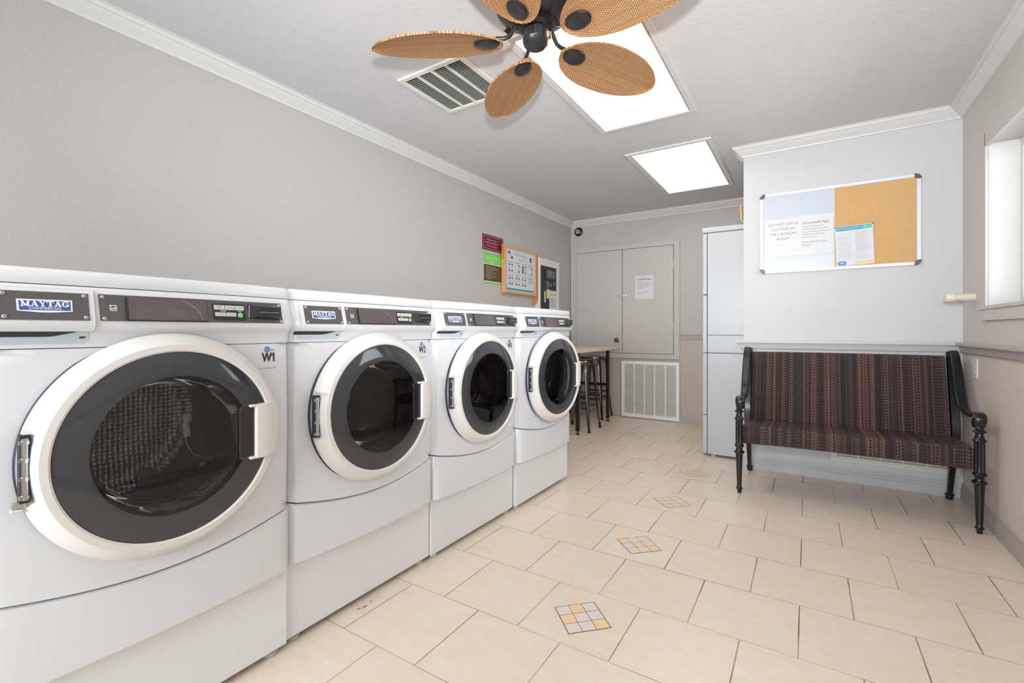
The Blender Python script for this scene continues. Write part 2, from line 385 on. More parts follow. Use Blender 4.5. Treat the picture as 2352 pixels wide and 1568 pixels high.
fl = MB(); fl.box(XL - .1, XR + .1, YF - .1, YB + .1, -.1, 0, 0)
def inset(cx, cy, orange):
    s = .155; g = .0022; c45 = sqrt(.5)
    def P(a, b_, z): return (cx + (a - b_) * c45, cy + (a + b_) * c45, z)
    h = s / 2
    fl.add([P(-h - g, -h - g, .0004), P(h + g, -h - g, .0004), P(h + g, h + g, .0004), P(-h - g, h + g, .0004)], [(0, 1, 2, 3)], 1)
    for i in range(3):
        for j in range(3):
            a0 = -h + i * s / 3 + g / 2; b0 = -h + j * s / 3 + g / 2; q = s / 3 - g
            fl.add([P(a0, b0, .0008), P(a0 + q, b0, .0008), P(a0 + q, b0 + q, .0008), P(a0, b0 + q, .0008)], [(0, 1, 2, 3)], 3 if (i, j) in orange else 2)
inset(-.690, 1.548, ((2, 0), (1, 2), (0, 2)) if False else {(0, 1), (1, 2), (2, 0)})
inset(-.692, 2.222, {(0, 2), (1, 1), (2, 0)})
inset(-.695, 2.885, {(0, 2), (1, 1), (2, 0)})
inset(-.697, 3.556, {(0, 1), (1, 1), (2, 2), (1, 0)})
inset(-.699, 4.226, {(1, 1), (0, 1)})
inset(-1.530, 4.561, {(0, 2), (1, 1)})
struct(fl.build('floor', [M['tile'], M['grout_dark'], M['inset_pink'], M['inset_orange']], smooth=0))
c = MB(); c.box(XL - .1, XR + .1, YF - .1, YB + .1, ZC, ZC + .1); struct(c.build('ceiling', M['ceiling'], smooth=0))
c = MB(); c.box(XL - .1, XL, YF - .1, YB + .1, 0, ZC); struct(c.build('wall_left', M['paint_up'], smooth=0))
# back wall: upper and lower paint split at the rail (solid blocks side by side)
c = MB(); c.box(XL, XR, YB, YB + .1, RAIL, ZC, 0); c.box(XL, XR, YB, YB + .1, 0, RAIL, 1); struct(c.build('wall_back', [M['paint_up'], M['paint_low']], smooth=0))
# partition carrying the notice board
c = MB(); c.box(XP, XR, YP, YP + .12, RAIL, ZC, 0); c.box(XP, XR, YP, YP + .12, 0, RAIL, 1); struct(c.build('wall_partition', [M['paint_board'], M['paint_low_grey']], smooth=0))
# right wall with the window opening
WY0, WY1, WZ0, WZ1, WT = 2.30, 3.441, 1.172, 2.033, .15
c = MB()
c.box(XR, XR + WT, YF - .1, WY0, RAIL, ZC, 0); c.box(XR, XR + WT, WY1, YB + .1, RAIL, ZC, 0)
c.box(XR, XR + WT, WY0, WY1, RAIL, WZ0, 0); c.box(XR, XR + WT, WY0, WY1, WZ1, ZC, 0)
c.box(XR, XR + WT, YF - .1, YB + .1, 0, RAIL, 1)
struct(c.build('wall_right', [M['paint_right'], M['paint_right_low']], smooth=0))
c = MB(); c.box(XL, XR, YF - .1, YF, 0, .85); c.box(XL, XR, YF - .1, YF, 2.15, ZC); c.box(XL, -2.15, YF - .1, YF, .85, 2.15); c.box(.45, XR, YF - .1, YF, .85, 2.15)
struct(c.build('wall_front', M['paint_up'], smooth=0))
w = MB()
for a in ((-2.15, -2.10, .85, 2.15), (.40, .45, .85, 2.15), (-.875, -.825, .85, 2.15), (-2.15, .45, .85, .90), (-2.15, .45, 2.10, 2.15)): w.box(a[0], a[1], YF - .08, YF - .03, a[2], a[3])
added_win = w.build('window_2', M['trim'], smooth=0); struct(added_win)  # unseen window, added to go with the rear fill light
w = MB(); w.box(-2.11, .41, YF - .057, YF - .053, .89, 2.11); w.build('window_pane', M['glass_clear'], added_win, smooth=0)

# window: white reveal liner, casing, sill, glass
w = MB()
w.box(XR - .004, XR + WT, WY1 - .012, WY1, WZ0, WZ1); w.box(XR - .004, XR + WT, WY0, WY0 + .012, WZ0, WZ1)
win = w.build('window_1', M['trim'], smooth=0, bevel=.001); struct(win)
w = MB()
for a in ((WY1 - .012, WY1 + .072, WZ0 - .02, WZ1 + .06), (WY0 - .072, WY0 + .012, WZ0 - .02, WZ1 + .06), (WY0, WY1, WZ1 - .012, WZ1 + .06)):
    w.box(XR - .016, XR, *a)
w.box(XR - .016, XR, WY0 - .072, WY1 + .072, WZ0 - .078, WZ0 - .02)
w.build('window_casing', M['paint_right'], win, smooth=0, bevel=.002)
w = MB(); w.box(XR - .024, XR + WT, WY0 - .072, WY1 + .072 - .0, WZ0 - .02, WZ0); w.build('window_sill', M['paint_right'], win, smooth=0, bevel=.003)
w = MB()
for a in ((WY1 - .05, WY1 - .012, WZ0, WZ1), (WY0 + .012, WY0 + .05, WZ0, WZ1), (WY0 + .05, WY1 - .05, WZ0, WZ0 + .035), (WY0 + .05, WY1 - .05, WZ1 - .05, WZ1 - .001)):
    w.box(XR + .115, XR + .145, *a)
w.build('window_frame', M['white_plastic'], win, smooth=0, bevel=.002)
w = MB(); w.box(XR + .128, XR + .132, WY0 + .03, WY1 - .03, WZ0 + .02, WZ1 - .03); w.build('window_pane', M['glass_clear'], win, smooth=0)

# trims swept along wall runs with mitred ends
def run(name, p0, p1, nrm, prof, m, e0, e1):
    """prof: (depth from wall, z); e0/e1: how far the ends grow per unit depth (+1 outside corner, -1 inside, 0 square)"""
    p0 = Vector((*p0, 0)); p1 = Vector((*p1, 0)); n = Vector((*nrm, 0)); t = (p1 - p0).normalized(); mb = MB()
    r0 = [p0 + n * d - t * (d * e0) + Vector((0, 0, z)) for d, z in prof]; r1 = [p1 + n * d + t * (d * e1) + Vector((0, 0, z)) for d, z in prof]
    mb.rings([r0, r1]); return struct(mb.build(name, m, smooth=20))
crown = [(0, ZC), (0, 2.358), (.010, 2.358), (.013, 2.367), (.020, 2.374), (.036, 2.386), (.050, 2.402), (.055, 2.408), (.062, 2.408), (.066, 2.414), (.070, 2.424), (.078, 2.424), (.078, ZC)]
run('trim_1', (XL, YF), (XL, YB), (1, 0), crown, M['trim'], -1, -1)
run('trim_2', (XL, YB), (XR, YB), (0, -1), crown, M['trim'], -1, -1)
run('trim_3', (XP, YP), (XR, YP), (0, -1), crown, M['trim'], 1, -1)
run('trim_4', (XP, YP), (XP, YP + .12), (-1, 0), crown, M['trim'], 1, 1)
run('trim_5', (XR, YP), (XR, YF), (-1, 0), crown, M['trim'], -1, -1)
base = [(0, 0), (0, .095), (.004, .095), (.007, .088), (.007, .074), (.011, .070), (.011, .055), (.015, .050), (.015, 0)]
run('baseboard_back', (XL, YB), (XR, YB), (0, -1), base, M['trim_taupe'], -1, -1)
run('baseboard_partition', (XP, YP), (XR, YP), (0, -1), base, M['trim_grey'], 1, -1)
run('baseboard_right', (XR, YP), (XR, YF), (-1, 0), base, M['trim_taupe'], -1, -1)
run('baseboard_left', (XL, YF), (XL, YB), (1, 0), base, M['trim_taupe'], -1, -1)
rail = [(0, .968), (.042, .968), (.044, .964), (.044, .950), (.040, .947), (.026, .947), (.026, .940), (.022, .937), (.018, .910), (.015, .905), (0, .905)]
run('trim_6', (XP, YP), (XR, YP), (0, -1), rail, M['trim_grey'], 1, -1)
run('trim_7', (XR, YP), (XR, YF), (-1, 0), rail, M['trim_taupe'], -1, -1)
railb = [(0, 1.008), (.03, 1.008), (.03, .99), (.018, .985), (.014, .945), (0, .945)]
run('trim_8', (-1.205, YB), (XR, YB), (0, -1), railb, M['trim_taupe'], 0, -1)
run('trim_9', (XP, YP), (XP, YP + .12), (-1, 0), rail, M['trim_grey'], 1, 0)

# ------------------------------------------------------------ washing machines
# local frame: front plane at x = 0 looking to +x, y along the row, z up, origin on the floor
HW = .342
def plan(y, r=.03, bulge=.020):
    t = min(1.0, abs(y) / HW); x = bulge * (1 - t * t) - bulge * .2
    s = (abs(y) - (HW - r)) / r
    if s > 0: x -= r * (1 - sqrt(max(0, 1 - min(1, s) ** 2)))
    return x
YS = [-HW, -HW + .0015, -HW + .005, -HW + .011, -HW + .020, -HW + .03] + [(-.9 + 1.8 * i / 22) * .312 / .9 for i in range(1, 22)] + [HW - .03, HW - .020, HW - .011, HW - .005, HW - .0015, HW]
def front_block(mb, levels, depth=.72, ys=None, bulge=.02, r=.03, mi=None):
    """levels: list of (z or f(y), dx)"""
    ys = ys or YS; rs = []
    for z, dx in levels:
        ring = [(plan(y, r, bulge) + dx, y, z(y) if callable(z) else z) for y in ys]
        zz0 = z(ys[0]) if callable(z) else z; zz1 = z(ys[-1]) if callable(z) else z
        ring += [(-depth, ys[-1], zz1), (-depth, ys[0], zz0)]
        rs.append(ring)
    mb.rings(rs, mi=mi)
def seam(y): t = y / HW; return .478 - .046 * (1 - t * t) ** 1.15
CON = [(1.0018, 0), (1.026, 0), (1.036, .006), (1.044, .016), (1.052, .021), (1.062, .022), (1.078, .0175), (1.100, .0115), (1.125, .0055), (1.134, .003), (1.1394, .001)]
def con_dx(z):
    for (z0, a), (z1, b_) in zip(CON, CON[1:]):
        if z0 <= z <= z1: return a + (b_ - a) * (z - z0) / (z1 - z0)
    return CON[0][1] if z < CON[0][0] else CON[-1][1]
def surf(y, z, off=0.0): return (plan(y - .010) + con_dx(z) + off, y - .010, z)
def patch(mb, y0, y1, z0, z1, off, th=.002, mi=None, ny=10, zs=None, fn=surf):
    """thin slab following the console face"""
    zs = zs or [z0 + (z1 - z0) * i / 4 for i in range(5)]
    f = []; ys = [y0 + (y1 - y0) * i / ny for i in range(ny + 1)]
    loop = [(y, z0) for y in ys] + [(y1, z) for z in zs[1:]] + [(y, z1) for y in reversed(ys[:-1])] + [(y0, z) for z in reversed(zs[1:-1])]
    b = len(mb.v)
    grid = [fn(y, z, off + th) for z in zs for y in ys]; n = ny + 1
    fs = [(k * n + i, k * n + i + 1, (k + 1) * n + i + 1, (k + 1) * n + i) for k in range(len(zs) - 1) for i in range(ny)]
    mb.add(grid, fs, mi)
    a = [fn(y, z, off) for y, z in loop]; c_ = [fn(y, z, off + th) for y, z in loop]; k = len(loop)
    mb.add(a + c_, [(i, (i + 1) % k, k + (i + 1) % k, k + i) for i in range(k)], mi)

# slab-serif capitals for the badge, unit height, list of quads per letter
def bar(x0, y0, x1, y1, w):
    dx, dy = x1 - x0, y1 - y0; l = sqrt(dx * dx + dy * dy); nx, ny = -dy / l * w / 2, dx / l * w / 2
    return [(x0 + nx, y0 + ny), (x1 + nx, y1 + ny), (x1 - nx, y1 - ny), (x0 - nx, y0 - ny)]
def R_(x0, x1, y0, y1): return [(x0, y0), (x1, y0), (x1, y1), (x0, y1)]
def arcq(cx, cy, rx, ry, a0, a1, w, n=10):
    out = []
    for i in range(n):
        a, b_ = radians(a0 + (a1 - a0) * i / n), radians(a0 + (a1 - a0) * (i + 1) / n)
        wa = lambda t: w * (.55 + .45 * abs(cos(t)))
        out.append([(cx + rx * cos(a), cy + ry * sin(a)), (cx + rx * cos(b_), cy + ry * sin(b_)), (cx + (rx - wa(b_)) * cos(b_), cy + (ry - wa(b_) * .8) * sin(b_)), (cx + (rx - wa(a)) * cos(a), cy + (ry - wa(a) * .8) * sin(a))])
    return out
SLAB = {
 'M': (1.25, [R_(0, .42, 0, .15), R_(.12, .28, 0, 1), R_(0, .3, .86, 1), bar(.24, .95, .62, .12, .24), bar(1.0, .95, .62, .12, .14), R_(.84, 1.12, 0, 1), R_(.95, 1.25, .86, 1), R_(.76, 1.25, 0, .15)]),
 'A': (1.05, [bar(.18, .05, .50, .95, .13), bar(.84, .05, .52, .95, .27), R_(.25, .78, .28, .40), R_(0, .36, 0, .14), R_(.60, 1.05, 0, .14), R_(.38, .62, .88, 1)]),
 'Y': (1.05, [bar(.22, .95, .52, .45, .26), bar(.84, .95, .54, .45, .13), R_(.40, .66, 0, .5), R_(0, .42, .86, 1), R_(.66, 1.05, .86, 1), R_(.26, .80, 0, .14)]),
 'T': (.95, [R_(.34, .62, 0, 1), R_(0, .95, .86, 1), R_(0, .12, .62, .9), R_(.83, .95, .62, .9), R_(.2, .76, 0, .14)]),
 'G': (1.0, arcq(.48, .5, .48, .52, 40, 330, .27, 16) + [R_(.60, 1.0, .36, .50), R_(.70, .95, .05, .46), R_(.78, .92, .66, .98)]),
}
def slab_text(word, h, gap=.04):
    vs_, fs, x = [], [], 0
    for ch in word:
        wdt, qs = SLAB[ch]
        for q in qs:
            b = len(vs_); vs_ += [((x + a) * h, c_ * h) for a, c_ in q]; fs.append((b, b + 1, b + 2, b + 3))
        x += wdt + gap
    x -= gap
    return [(a - x * h / 2, c_ - h / 2) for a, c_ in vs_], fs, x * h

DZ = .7535     # height of the door centre
def door_parts(mb_ring):
    pass
RX = Matrix.Rotation(pi / 2, 4, 'Y')      # lathe axis z -> x
def face_grid_hole(mb, mi=None):
    """front skin of the cabinet between the seam and the console, with a round opening"""
    R0 = .238; n = 96; K = 7
    def bound(a):
        c_, s_ = cos(a), sin(a); best = 9
        if abs(c_) > 1e-6: best = min(best, HW / abs(c_))
        if s_ > 1e-6: best = min(best, (1.000 - DZ) / s_)
        if s_ < -1e-6:
            t = .3
            for _ in range(30): t = (DZ - seam(min(HW, max(-HW, t * c_)))) / -s_
            best = min(best, t)
        return best
    angs = [2 * pi * i / n for i in range(n)]
    for (yy, zz) in ((HW, 1.0), (-HW, 1.0), (HW, .478), (-HW, .478)):
        a = atan2(zz - DZ, yy) % (2 * pi); k = min(range(n), key=lambda i: abs(angs[i] - a)); angs[k] = a
    rs = []
    for k in range(K + 1):
        f = k / K; ring = []
        for a in angs:
            r = R0 + (bound(a) - R0) * f; y = max(-HW, min(HW, r * cos(a))); ring.append((plan(y), y, DZ + r * sin(a)))
        rs.append(ring)
    # outer edge turned back, inner edge turned in
    inner = [(-.06, R0 * cos(a), DZ + R0 * sin(a)) for a in angs]
    mb.rings([inner] + rs, True, False, False, mi)

def make_washer(num, digits, loc, openang, label):
    root = empty('washing_machine', loc)
    tag(root, label, 'washing machine', 'row of front loading washing machines')
    # cabinet (sides, back, lower part)
    b = MB(); face_grid_hole(b)
    for sgn in (-1, 1):
        y = sgn * HW; x = plan(HW)
        b.add([(x, y, .478), (-.72, y, .478), (-.72, y, 1.0), (x, y, 1.0)], [(0, 1, 2, 3)])
    b.add([(-.72, -HW, .27), (-.72, HW, .27), (-.72, HW, 1.0), (-.72, -HW, 1.0)], [(0, 1, 2, 3)])
    body = b.build('cabinet', M['enamel'], root, smooth=40)
    b = MB(); front_block(b, [(.272, -.006), (.275, .0), (lambda y: seam(y) - .009, .0), (lambda y: seam(y) - .0045, -.005)]); b.build('lower_panel', M['enamel'], root, smooth=30)
    for z0, z1, xx in ((.44, .476, -.008), (1.0, 1.0018, -.012), (1.1394, 1.141, -.014)):
        b = MB(); b.box(-.7, xx - .004, -HW + .04, HW - .04, z0, z1); b.build('seam_gasket', M['seam'] if z0 > .9 else M['dark_gap'], root, smooth=0)
    b = MB(); b.box(-.70, -.028, -.340, .340, .022, .272); b.build('pedestal', M['enamel_ped'], root, smooth=0, bevel=.0025)
    for yy in (-.30, .30):
        for xx in (-.06, -.66):
            b = MB(); b.lathe([(.022, 0), (.024, .004), (.022, .012), (.008, .014), (.008, .023)], Matrix.Translation((xx, yy, 0)), 16); b.build('levelling_foot', M['foot'], root)
    # console
    b = MB(); front_block(b, [(z, d) for z, d in CON]); con = b.build('console', M['enamel'], root, smooth=40)
    b = MB()
    front_block(b, [(1.141, -.006), (1.1415, .0), (1.150, .002), (1.166, .001), (1.172, -.002), (1.176, -.008), (1.1775, -.02)], depth=.72)
    b.build('lid_top', M['enamel'], root, smooth=45)
    # detergent drawer: raised front with badge plate, finger slot below
    dr = MB(); y0, y1 = -.306, -.147
    zs = [1.0385, 1.044, 1.052, 1.062, 1.078, 1.10, 1.125, 1.131]
    patch(dr, y0, y1, 1.0385, 1.131, -.002, .0065, zs=zs, ny=12)
    drawer = dr.build('detergent_drawer', M['enamel'], root, smooth=40, bevel=.0015)
    g = MB(); patch(g, y0 - .002, y1 + .0025, 1.036, 1.1325, -.0005, .0012, zs=[1.036, 1.044, 1.052, 1.062, 1.10, 1.1325], ny=12); g.build('drawer_gap', M['foot'], drawer, smooth=0)
    g = MB()
    for q in range(12):
        ya, yb = -.319 + q * .012, -.319 + (q + 1) * .012; zb = lambda y: 1.0265 if y < -.215 else 1.0265 + (y + .215) / .04 * .010
        g.add([surf(ya, zb(ya), .0012), surf(yb, min(1.0372, zb(yb)), .0012), surf(yb, 1.0375, .0012), surf(ya, 1.0375, .0012)], [(0, 1, 2, 3)])
    g.add([surf(y, z, .0011) for y, z in ((-.168, 1.0265), (-.157, 1.0265), (-.160, 1.0225), (-.170, 1.0225))], [(0, 1, 2, 3)])
    g.build('finger_slot', M['dark_gap'], drawer, smooth=0)
    g = MB(); patch(g, -.319, -.160, 1.0105, 1.0375, -.0003, .0009, ny=12, zs=[1.0105, 1.018, 1.026, 1.031, 1.036, 1.0375]); patch(g, -.160, -.152, 1.0145, 1.0375, -.0003, .0009, ny=2, zs=[1.0145, 1.026, 1.036, 1.0375]); g.build('finger_recess', M['recess'], drawer, smooth=0)
    g = MB(); patch(g, -.294, -.157, 1.0625, 1.1235, .0045, .0016); g.build('badge_plate', M['panel'], drawer, smooth=0)
    # badge: white shield, blue field, lettering
    bc = (-.227, 1.094)
    def fb(off): return lambda u, v: surf(bc[0] + u, bc[1] + v, off)
    g = MB(); w2, h2 = .0425, .0125
    outer = [(-w2, h2), (w2, h2), (w2 - .0005, -h2), (.008, -h2 - .0028), (-.008, -h2 - .0028), (-w2 + .0005, -h2)]
    k = MB()
    g.add([fb(.0062)(u, v) for u, v in outer] + [fb(.0074)(u, v) for u, v in outer], [(6, 7, 8, 9, 10, 11)] + [(i, (i + 1) % 6, 6 + (i + 1) % 6, 6 + i) for i in range(6)], 0)
    inn = [(-w2 + .003, h2 - .0028), (w2 - .003, h2 - .0028), (w2 - .0035, -h2 + .0018), (-w2 + .0035, -h2 + .0018)]
    g.add([fb(.0077)(u, v) for u, v in inn], [(0, 1, 2, 3)], 1)
    lv, lf, lw = slab_text('MAYTAG', .0118); sc = .0735 / lw
    put(g, ([(a * sc, v) for a, v in lv], lf), fb(.0081), (0, .0032), 0)
    put(g, text_mesh('COMMERCIAL', .0066, bold=.02, sx=1.22), fb(.0081), (0, -.0068), 0)
    g.build('badge', [M['white_ink'], M['blue']], drawer, smooth=0)
    def screw(y, z, off, par):
        q = MB(); x, yy, zz = surf(y, z, off); q.lathe([(.0042, 0), (.0042, .0012), (.0032, .0022), (.0012, .0022), (.001, .0014)], Matrix.Translation((x, yy, zz)) @ RX, 12); q.build('screw', M['screw'], par)
    for sy, sz in ((-.288, 1.1175), (-.164, 1.1175), (-.287, 1.069), (-.163, 1.069)): screw(sy, sz, .006, drawer)
    # control panel
    g = MB(); patch(g, -.138, .306, 1.0625, 1.1245, .0002, .0018, ny=20); cp = g.build('control_panel', M['panel'], root, smooth=0)
    for sy, sz in ((-.131, 1.118), (-.130, 1.068), (.299, 1.118), (.300, 1.068)): screw(sy, sz, .002, cp)
    g = MB(); patch(g, -.088, .084, 1.0665, 1.119, .002, .004, ny=12); dsp = g.build('display', M['display'], cp, smooth=0, bevel=.0008)
    g = MB(); patch(g, -.090, -.086, 1.0655, 1.120, .002, .0045, ny=1); patch(g, -.088, .086, 1.0645, 1.0668, .002, .0042, ny=12); g.build('display_bezel', M['black_gloss'], cp, smooth=0)
    g = MB()
    arc = [(.028 + .044 * sin(t), 1.117 - .049 * (1 - cos(t)) ** .8) for t in [i * pi / 2 / 10 for i in range(11)]]
    for (a, b1), (c1, d1) in zip(arc, arc[1:]):
        g.add([surf(a, b1, .0064), surf(c1, d1, .0064), surf(c1 - .0007, d1 - .0005, .0064), surf(a - .0007, b1 - .0007, .0064)], [(0, 1, 2, 3)])
    g.build('display_swoosh', M['screw'], cp, smooth=0)
    if digits:
        g = MB()
        def seg7(cx, cz, code, h=.0125, w_=.0068, t=.0009):
            P = {'a': (0, h / 2, w_, t), 'g': (0, 0, w_, t), 'd': (0, -h / 2, w_, t), 'f': (-w_ / 2, h / 4, t, h / 2), 'b': (w_ / 2, h / 4, t, h / 2), 'e': (-w_ / 2, -h / 4, t, h / 2), 'c': (w_ / 2, -h / 4, t, h / 2)}
            for q in code:
                a, z_, ww, hh = P[q]; a += cx; z_ += cz
                g.add([surf(a - ww / 2, z_ - hh / 2, .0063), surf(a + ww / 2, z_ - hh / 2, .0063), surf(a + ww / 2, z_ + hh / 2, .0063), surf(a - ww / 2, z_ + hh / 2, .0063)], [(0, 1, 2, 3)])
        seg7(.000, 1.084, 'abged'); seg7(.0145, 1.084, 'abcdef'); seg7(.027, 1.084, 'abcdef')
        g.add([surf(.0062 + a, 1.0785 + c_, .0063) for a, c_ in ((0, 0), (.0013, 0), (.0013, .0013), (0, .0013))], [(0, 1, 2, 3)])
        g.build('price_digits', M['seg'], cp, smooth=0)
    # energy label
    g = MB(); patch(g, -.1195, -.1065, 1.086, 1.100, .002, .0006, ny=2, mi=0)
    g.add([surf(-.113 + a, 1.093 + c_, .0029) for a, c_ in ((-.005, .001), (-.003, .004), (.002, .0045), (.0048, .002), (.001, .0015), (-.002, .0005))], [(0, 1, 2, 3, 4, 5)], 1)
    g.add([surf(-.113 + a, 1.093 + c_, .0029) for a, c_ in ((-.005, -.003), (.005, -.003), (.005, -.0045), (-.005, -.0045))], [(0, 1, 2, 3)], 1)
    g.build('energy_label', [M['button'], M['black_ink']], cp, smooth=0)
    # button pad
    g = MB(); patch(g, .101, .190, 1.069, 1.1155, .002, .0012, ny=8); pad = g.build('button_pad', M['black_gloss'], cp, smooth=0, bevel=.0004)
    k = 0
    for (a0, a1, z0, z1) in ((.105, .1325, 1.098, 1.1105), (.134, .1595, 1.098, 1.1105), (.161, .186, 1.098, 1.1105), (.106, .1335, 1.080, 1.0905), (.135, .162, 1.080, 1.0905)):
        g = MB(); patch(g, a0, a1, z0, z1, .0034, .0012, ny=3, mi=0)
        word = ['POWER\nWASH', 'NORMAL', 'DELICATE', 'WHITES', 'COLORS'][k]; k += 1
        put(g, text_mesh(word, .0042, line=.9), lambda u, v: surf((a0 + a1) / 2 + u, (z0 + z1) / 2 + v, .0049), mi=1)
        g.build('cycle_button', [M['button'], M['grey_ink']], cp, smooth=0)
    g = MB(); x, yy, zz = surf(.174, 1.0835, .0030); g.lathe([(.0072, 0), (.0072, .0014), (.006, .002)], Matrix.Translation((x, yy, zz)) @ RX, 24); g.build('start_button', M['green_btn'], cp)
    for wd, cy in (('OPTIONS', .128), ('START', .174)):
        g = MB(); put(g, text_mesh(wd, .0040, bold=.03), lambda u, v: surf(cy + u, 1.0943 + v, .0035)); g.build('pad_lettering', M['white_ink'], cp, smooth=0)
    # coin slide block
    g = MB(); xs = surf(.25, 1.09, 0)[0]
    prof = [(.194, .287, 1.0715, 1.1165, .001), (.195, .287, 1.074, 1.115, .008), (.208, .287, 1.0795, 1.1125, .018), (.212, .285, 1.081, 1.111, .021)]
    rs = []
    for a0, a1, z0, z1, o in prof: rs.append([(xs + o, a0 - .006, z0), (xs + o, a1 - .006, z0), (xs + o, a1 - .006, z1), (xs + o, a0 - .006, z1)])
    g.rings(rs); g.build('coin_slide', M['black_gloss'], cp, smooth=0, bevel=.0012)
    g = MB(); g.box(xs + .0212, xs + .0223, .212, .272, 1.0935, 1.0945); g.build('coin_slot', M['screw'], cp, smooth=0)
    # number sticker
    g = MB()
    fs = lambda u, v: (plan(.262 + u) + .0012, .262 + u, .958 + v)
    f2 = lambda u, v: (plan(.262 + u) + .0018, .262 + u, .958 + v)
    put(g, text_mesh('W%d' % num, .040, sx=.74, bold=.016), f2, (0, -.001), 1)
    if num == 1:
        um = max(p[0] for p in text_mesh('W1', .040, sx=.74)[0]); g.add([f2(*p) for p in ((um - .0105, .0072), (um - .002, .0128), (um - .002, .0085), (um - .0105, .0030))], [(0, 1, 2, 3)], 1)
    put(g, text_mesh('see instructions on reader', .0052), f2, (-.002, -.0325), 1)
    circ = [(-.006 + .0085 * cos(a), .0245 + .0085 * sin(a)) for a in [i * pi / 8 for i in range(16)]]
    g.add([f2(*p) for p in circ], [tuple(range(16))], 2)
    f3 = lambda u, v: (plan(.262 + u) + .0022, .262 + u, .958 + v)
    put(g, text_mesh('G', .012, bold=.03), f3, (-.006, .0245), 0)
    put(g, text_mesh('pay', .0095), f2, (.011, .023), 2)
    g.build('number_sticker', [M['sticker'], M['black_ink'], M['sticker_blue']], root, smooth=0)
    # drum behind the opening
    g = MB(); T = Matrix.Translation((0, 0, DZ)) @ RX
    g.lathe([(.215, .0), (.215, -.09), (.232, -.10), (.238, -.12), (.238, -.44), (.20, -.46), (.10, -.475), (.0005, -.48)], T, 48, False, False); g.build('drum', M['perf'], root)
    g = MB(); g.lathe([(.237, -.004), (.222, .002), (.198, -.004), (.196, -.03), (.215, -.06)], T, 48, False, False); g.build('door_gasket', M['dark_gap'], root)
    for kk in range(3):
        a = radians(20 + 120 * kk + num * 37); g = MB()
        Mf = Matrix.Translation((-.27, .215 * cos(a), DZ + .215 * sin(a))) @ Matrix.Rotation(a - pi / 2, 4, 'X')
        g.rings([[Mf @ Vector((x, sgn * ww, -hh)) for x, sgn in ((-.15, -1), (.15, -1), (.15, 1), (-.15, 1))] for ww, hh in ((.03, -.02), (.014, .03), (.006, .045))])
        g.build('drum_paddle', M['steel_drum'], root, bevel=.004)
    # door: back plate fixed to the cabinet, hinged ring
    PX = plan(0) - .002
    g = MB(); g.lathe([(.236, PX - .004), (.279, PX - .012), (.2800, PX - .010), (.2795, PX + .006), (.277, PX + .008), (.240, PX + .008)], T, 96, False, False)
    g.build('door_backplate', M['plate'], root, smooth=30)
    g = MB(); g.lathe([(.2800, PX - .012), (.2824, PX - .010), (.2824, PX - .004), (.2800, PX - .002)], T, 96, False, False); g.build('door_seal', M['dark_gap'], root)
    hy = -.276
    door = empty('door', (PX + .006, hy - .004, DZ), -openang, root)
    TD = Matrix.Translation((0, -hy, 0)) @ RX
    # ring, with the hinge notch cut out on the left side
    prof = [(.236, .000), (.279, .000), (.2798, .006), (.2780, .012), (.2545, .0435), (.2515, .0458), (.238, .0473), (.2335, .0445), (.2325, .033), (.2325, .004)]
    n = 144; rs = []; g = MB()
    rings_ = []
    for i in range(n):
        a = 2 * pi * i / n; ring = []
        for r, x in prof:
            y_, z_ = r * cos(a), r * sin(a)
            if y_ < 0 and abs(z_) < .072 and r > .262:          # hinge cut-out
                r2 = .262; y_ = r2 * cos(a); x = min(x, .0335)
            ring.append((x, y_ - hy, z_))
        rings_.append(ring)
    m_ = len(prof); vs_ = [p for r in rings_ for p in r]; fs_ = []
    for i in range(n):
        for q in range(m_):
            fs_.append((i * m_ + q, i * m_ + (q + 1) % m_, ((i + 1) % n) * m_ + (q + 1) % m_, ((i + 1) % n) * m_ + q))
    g.add(vs_, fs_); g.build('door_ring', M['door_plastic'], door, smooth=28)
    # smoked glass: dark rim disc and clear-tinted bowl
    g = MB(); g.lathe([(.2335, .035), (.2325, .0430), (.229, .0448), (.172, .0465), (.1715, .044), (.168, .033), (.166, .018)], TD, 96, False, False); g.build('glass_rim', M['glass_rim'], door, smooth=30)
    g = MB(); g.lathe([(.172, .0465), (.12, .0478), (.06, .0484), (.0005, .0486)], TD, 64, False, False); g.build('glass', M['glass'], door, smooth=60)
    g = MB(); g.lathe([(.166, .031), (.164, -.02), (.155, -.075), (.135, -.10), (.10, -.112), (.0005, -.118)], TD, 64, False, False); g.build('glass_bowl', M['glass_inner'], door, smooth=60)
    # handle: recessed dark pocket with chrome lip, cream grip plate
    g = MB()
    pocket = rrect(.050, .148, .008, 4, .171 - hy, 0)
    g.rings([[(.040, y, z) for y, z in pocket], [(.0492, y, z) for y, z in pocket]]); g.build('handle_lip', M['gun'], door, smooth=0, bevel=.0008)
    g = MB(); pk = rrect(.046, .143, .007, 4, .172 - hy, .001)
    g.add([(.0495, y, z) for y, z in pk], [tuple(range(len(pk)))]); g.build('handle_pocket', M['black_gloss'], door, smooth=0)
    g = MB(); H2 = .077; cols = []
    yy = [(.186, .058), (.190, .0615), (.206, .062), (.222, .0605)]
    for i in range(13):
        z = -H2 + 2 * H2 * i / 12; ro = sqrt(.2795 ** 2 - z * z)
        outer_ = [(y - hy, x) for y, x in yy] + [(ro - .040 - hy, .0575), (ro - .022 - hy, .0475), (ro - .008 - hy, .032), (ro + .0005 - hy, .016), (ro + .0005 - hy, .004), (ro - .02 - hy, .002), (.205 - hy, .04), (.186 - hy, .051)]
        cols.append([(x, y, z) for y, x in outer_])
    g.rings(cols); 
    for s_ in (-1, 1): g.box(.047, .0605, .172 - hy, .198 - hy, *(sorted((s_ * (H2 - .007), s_ * H2))))
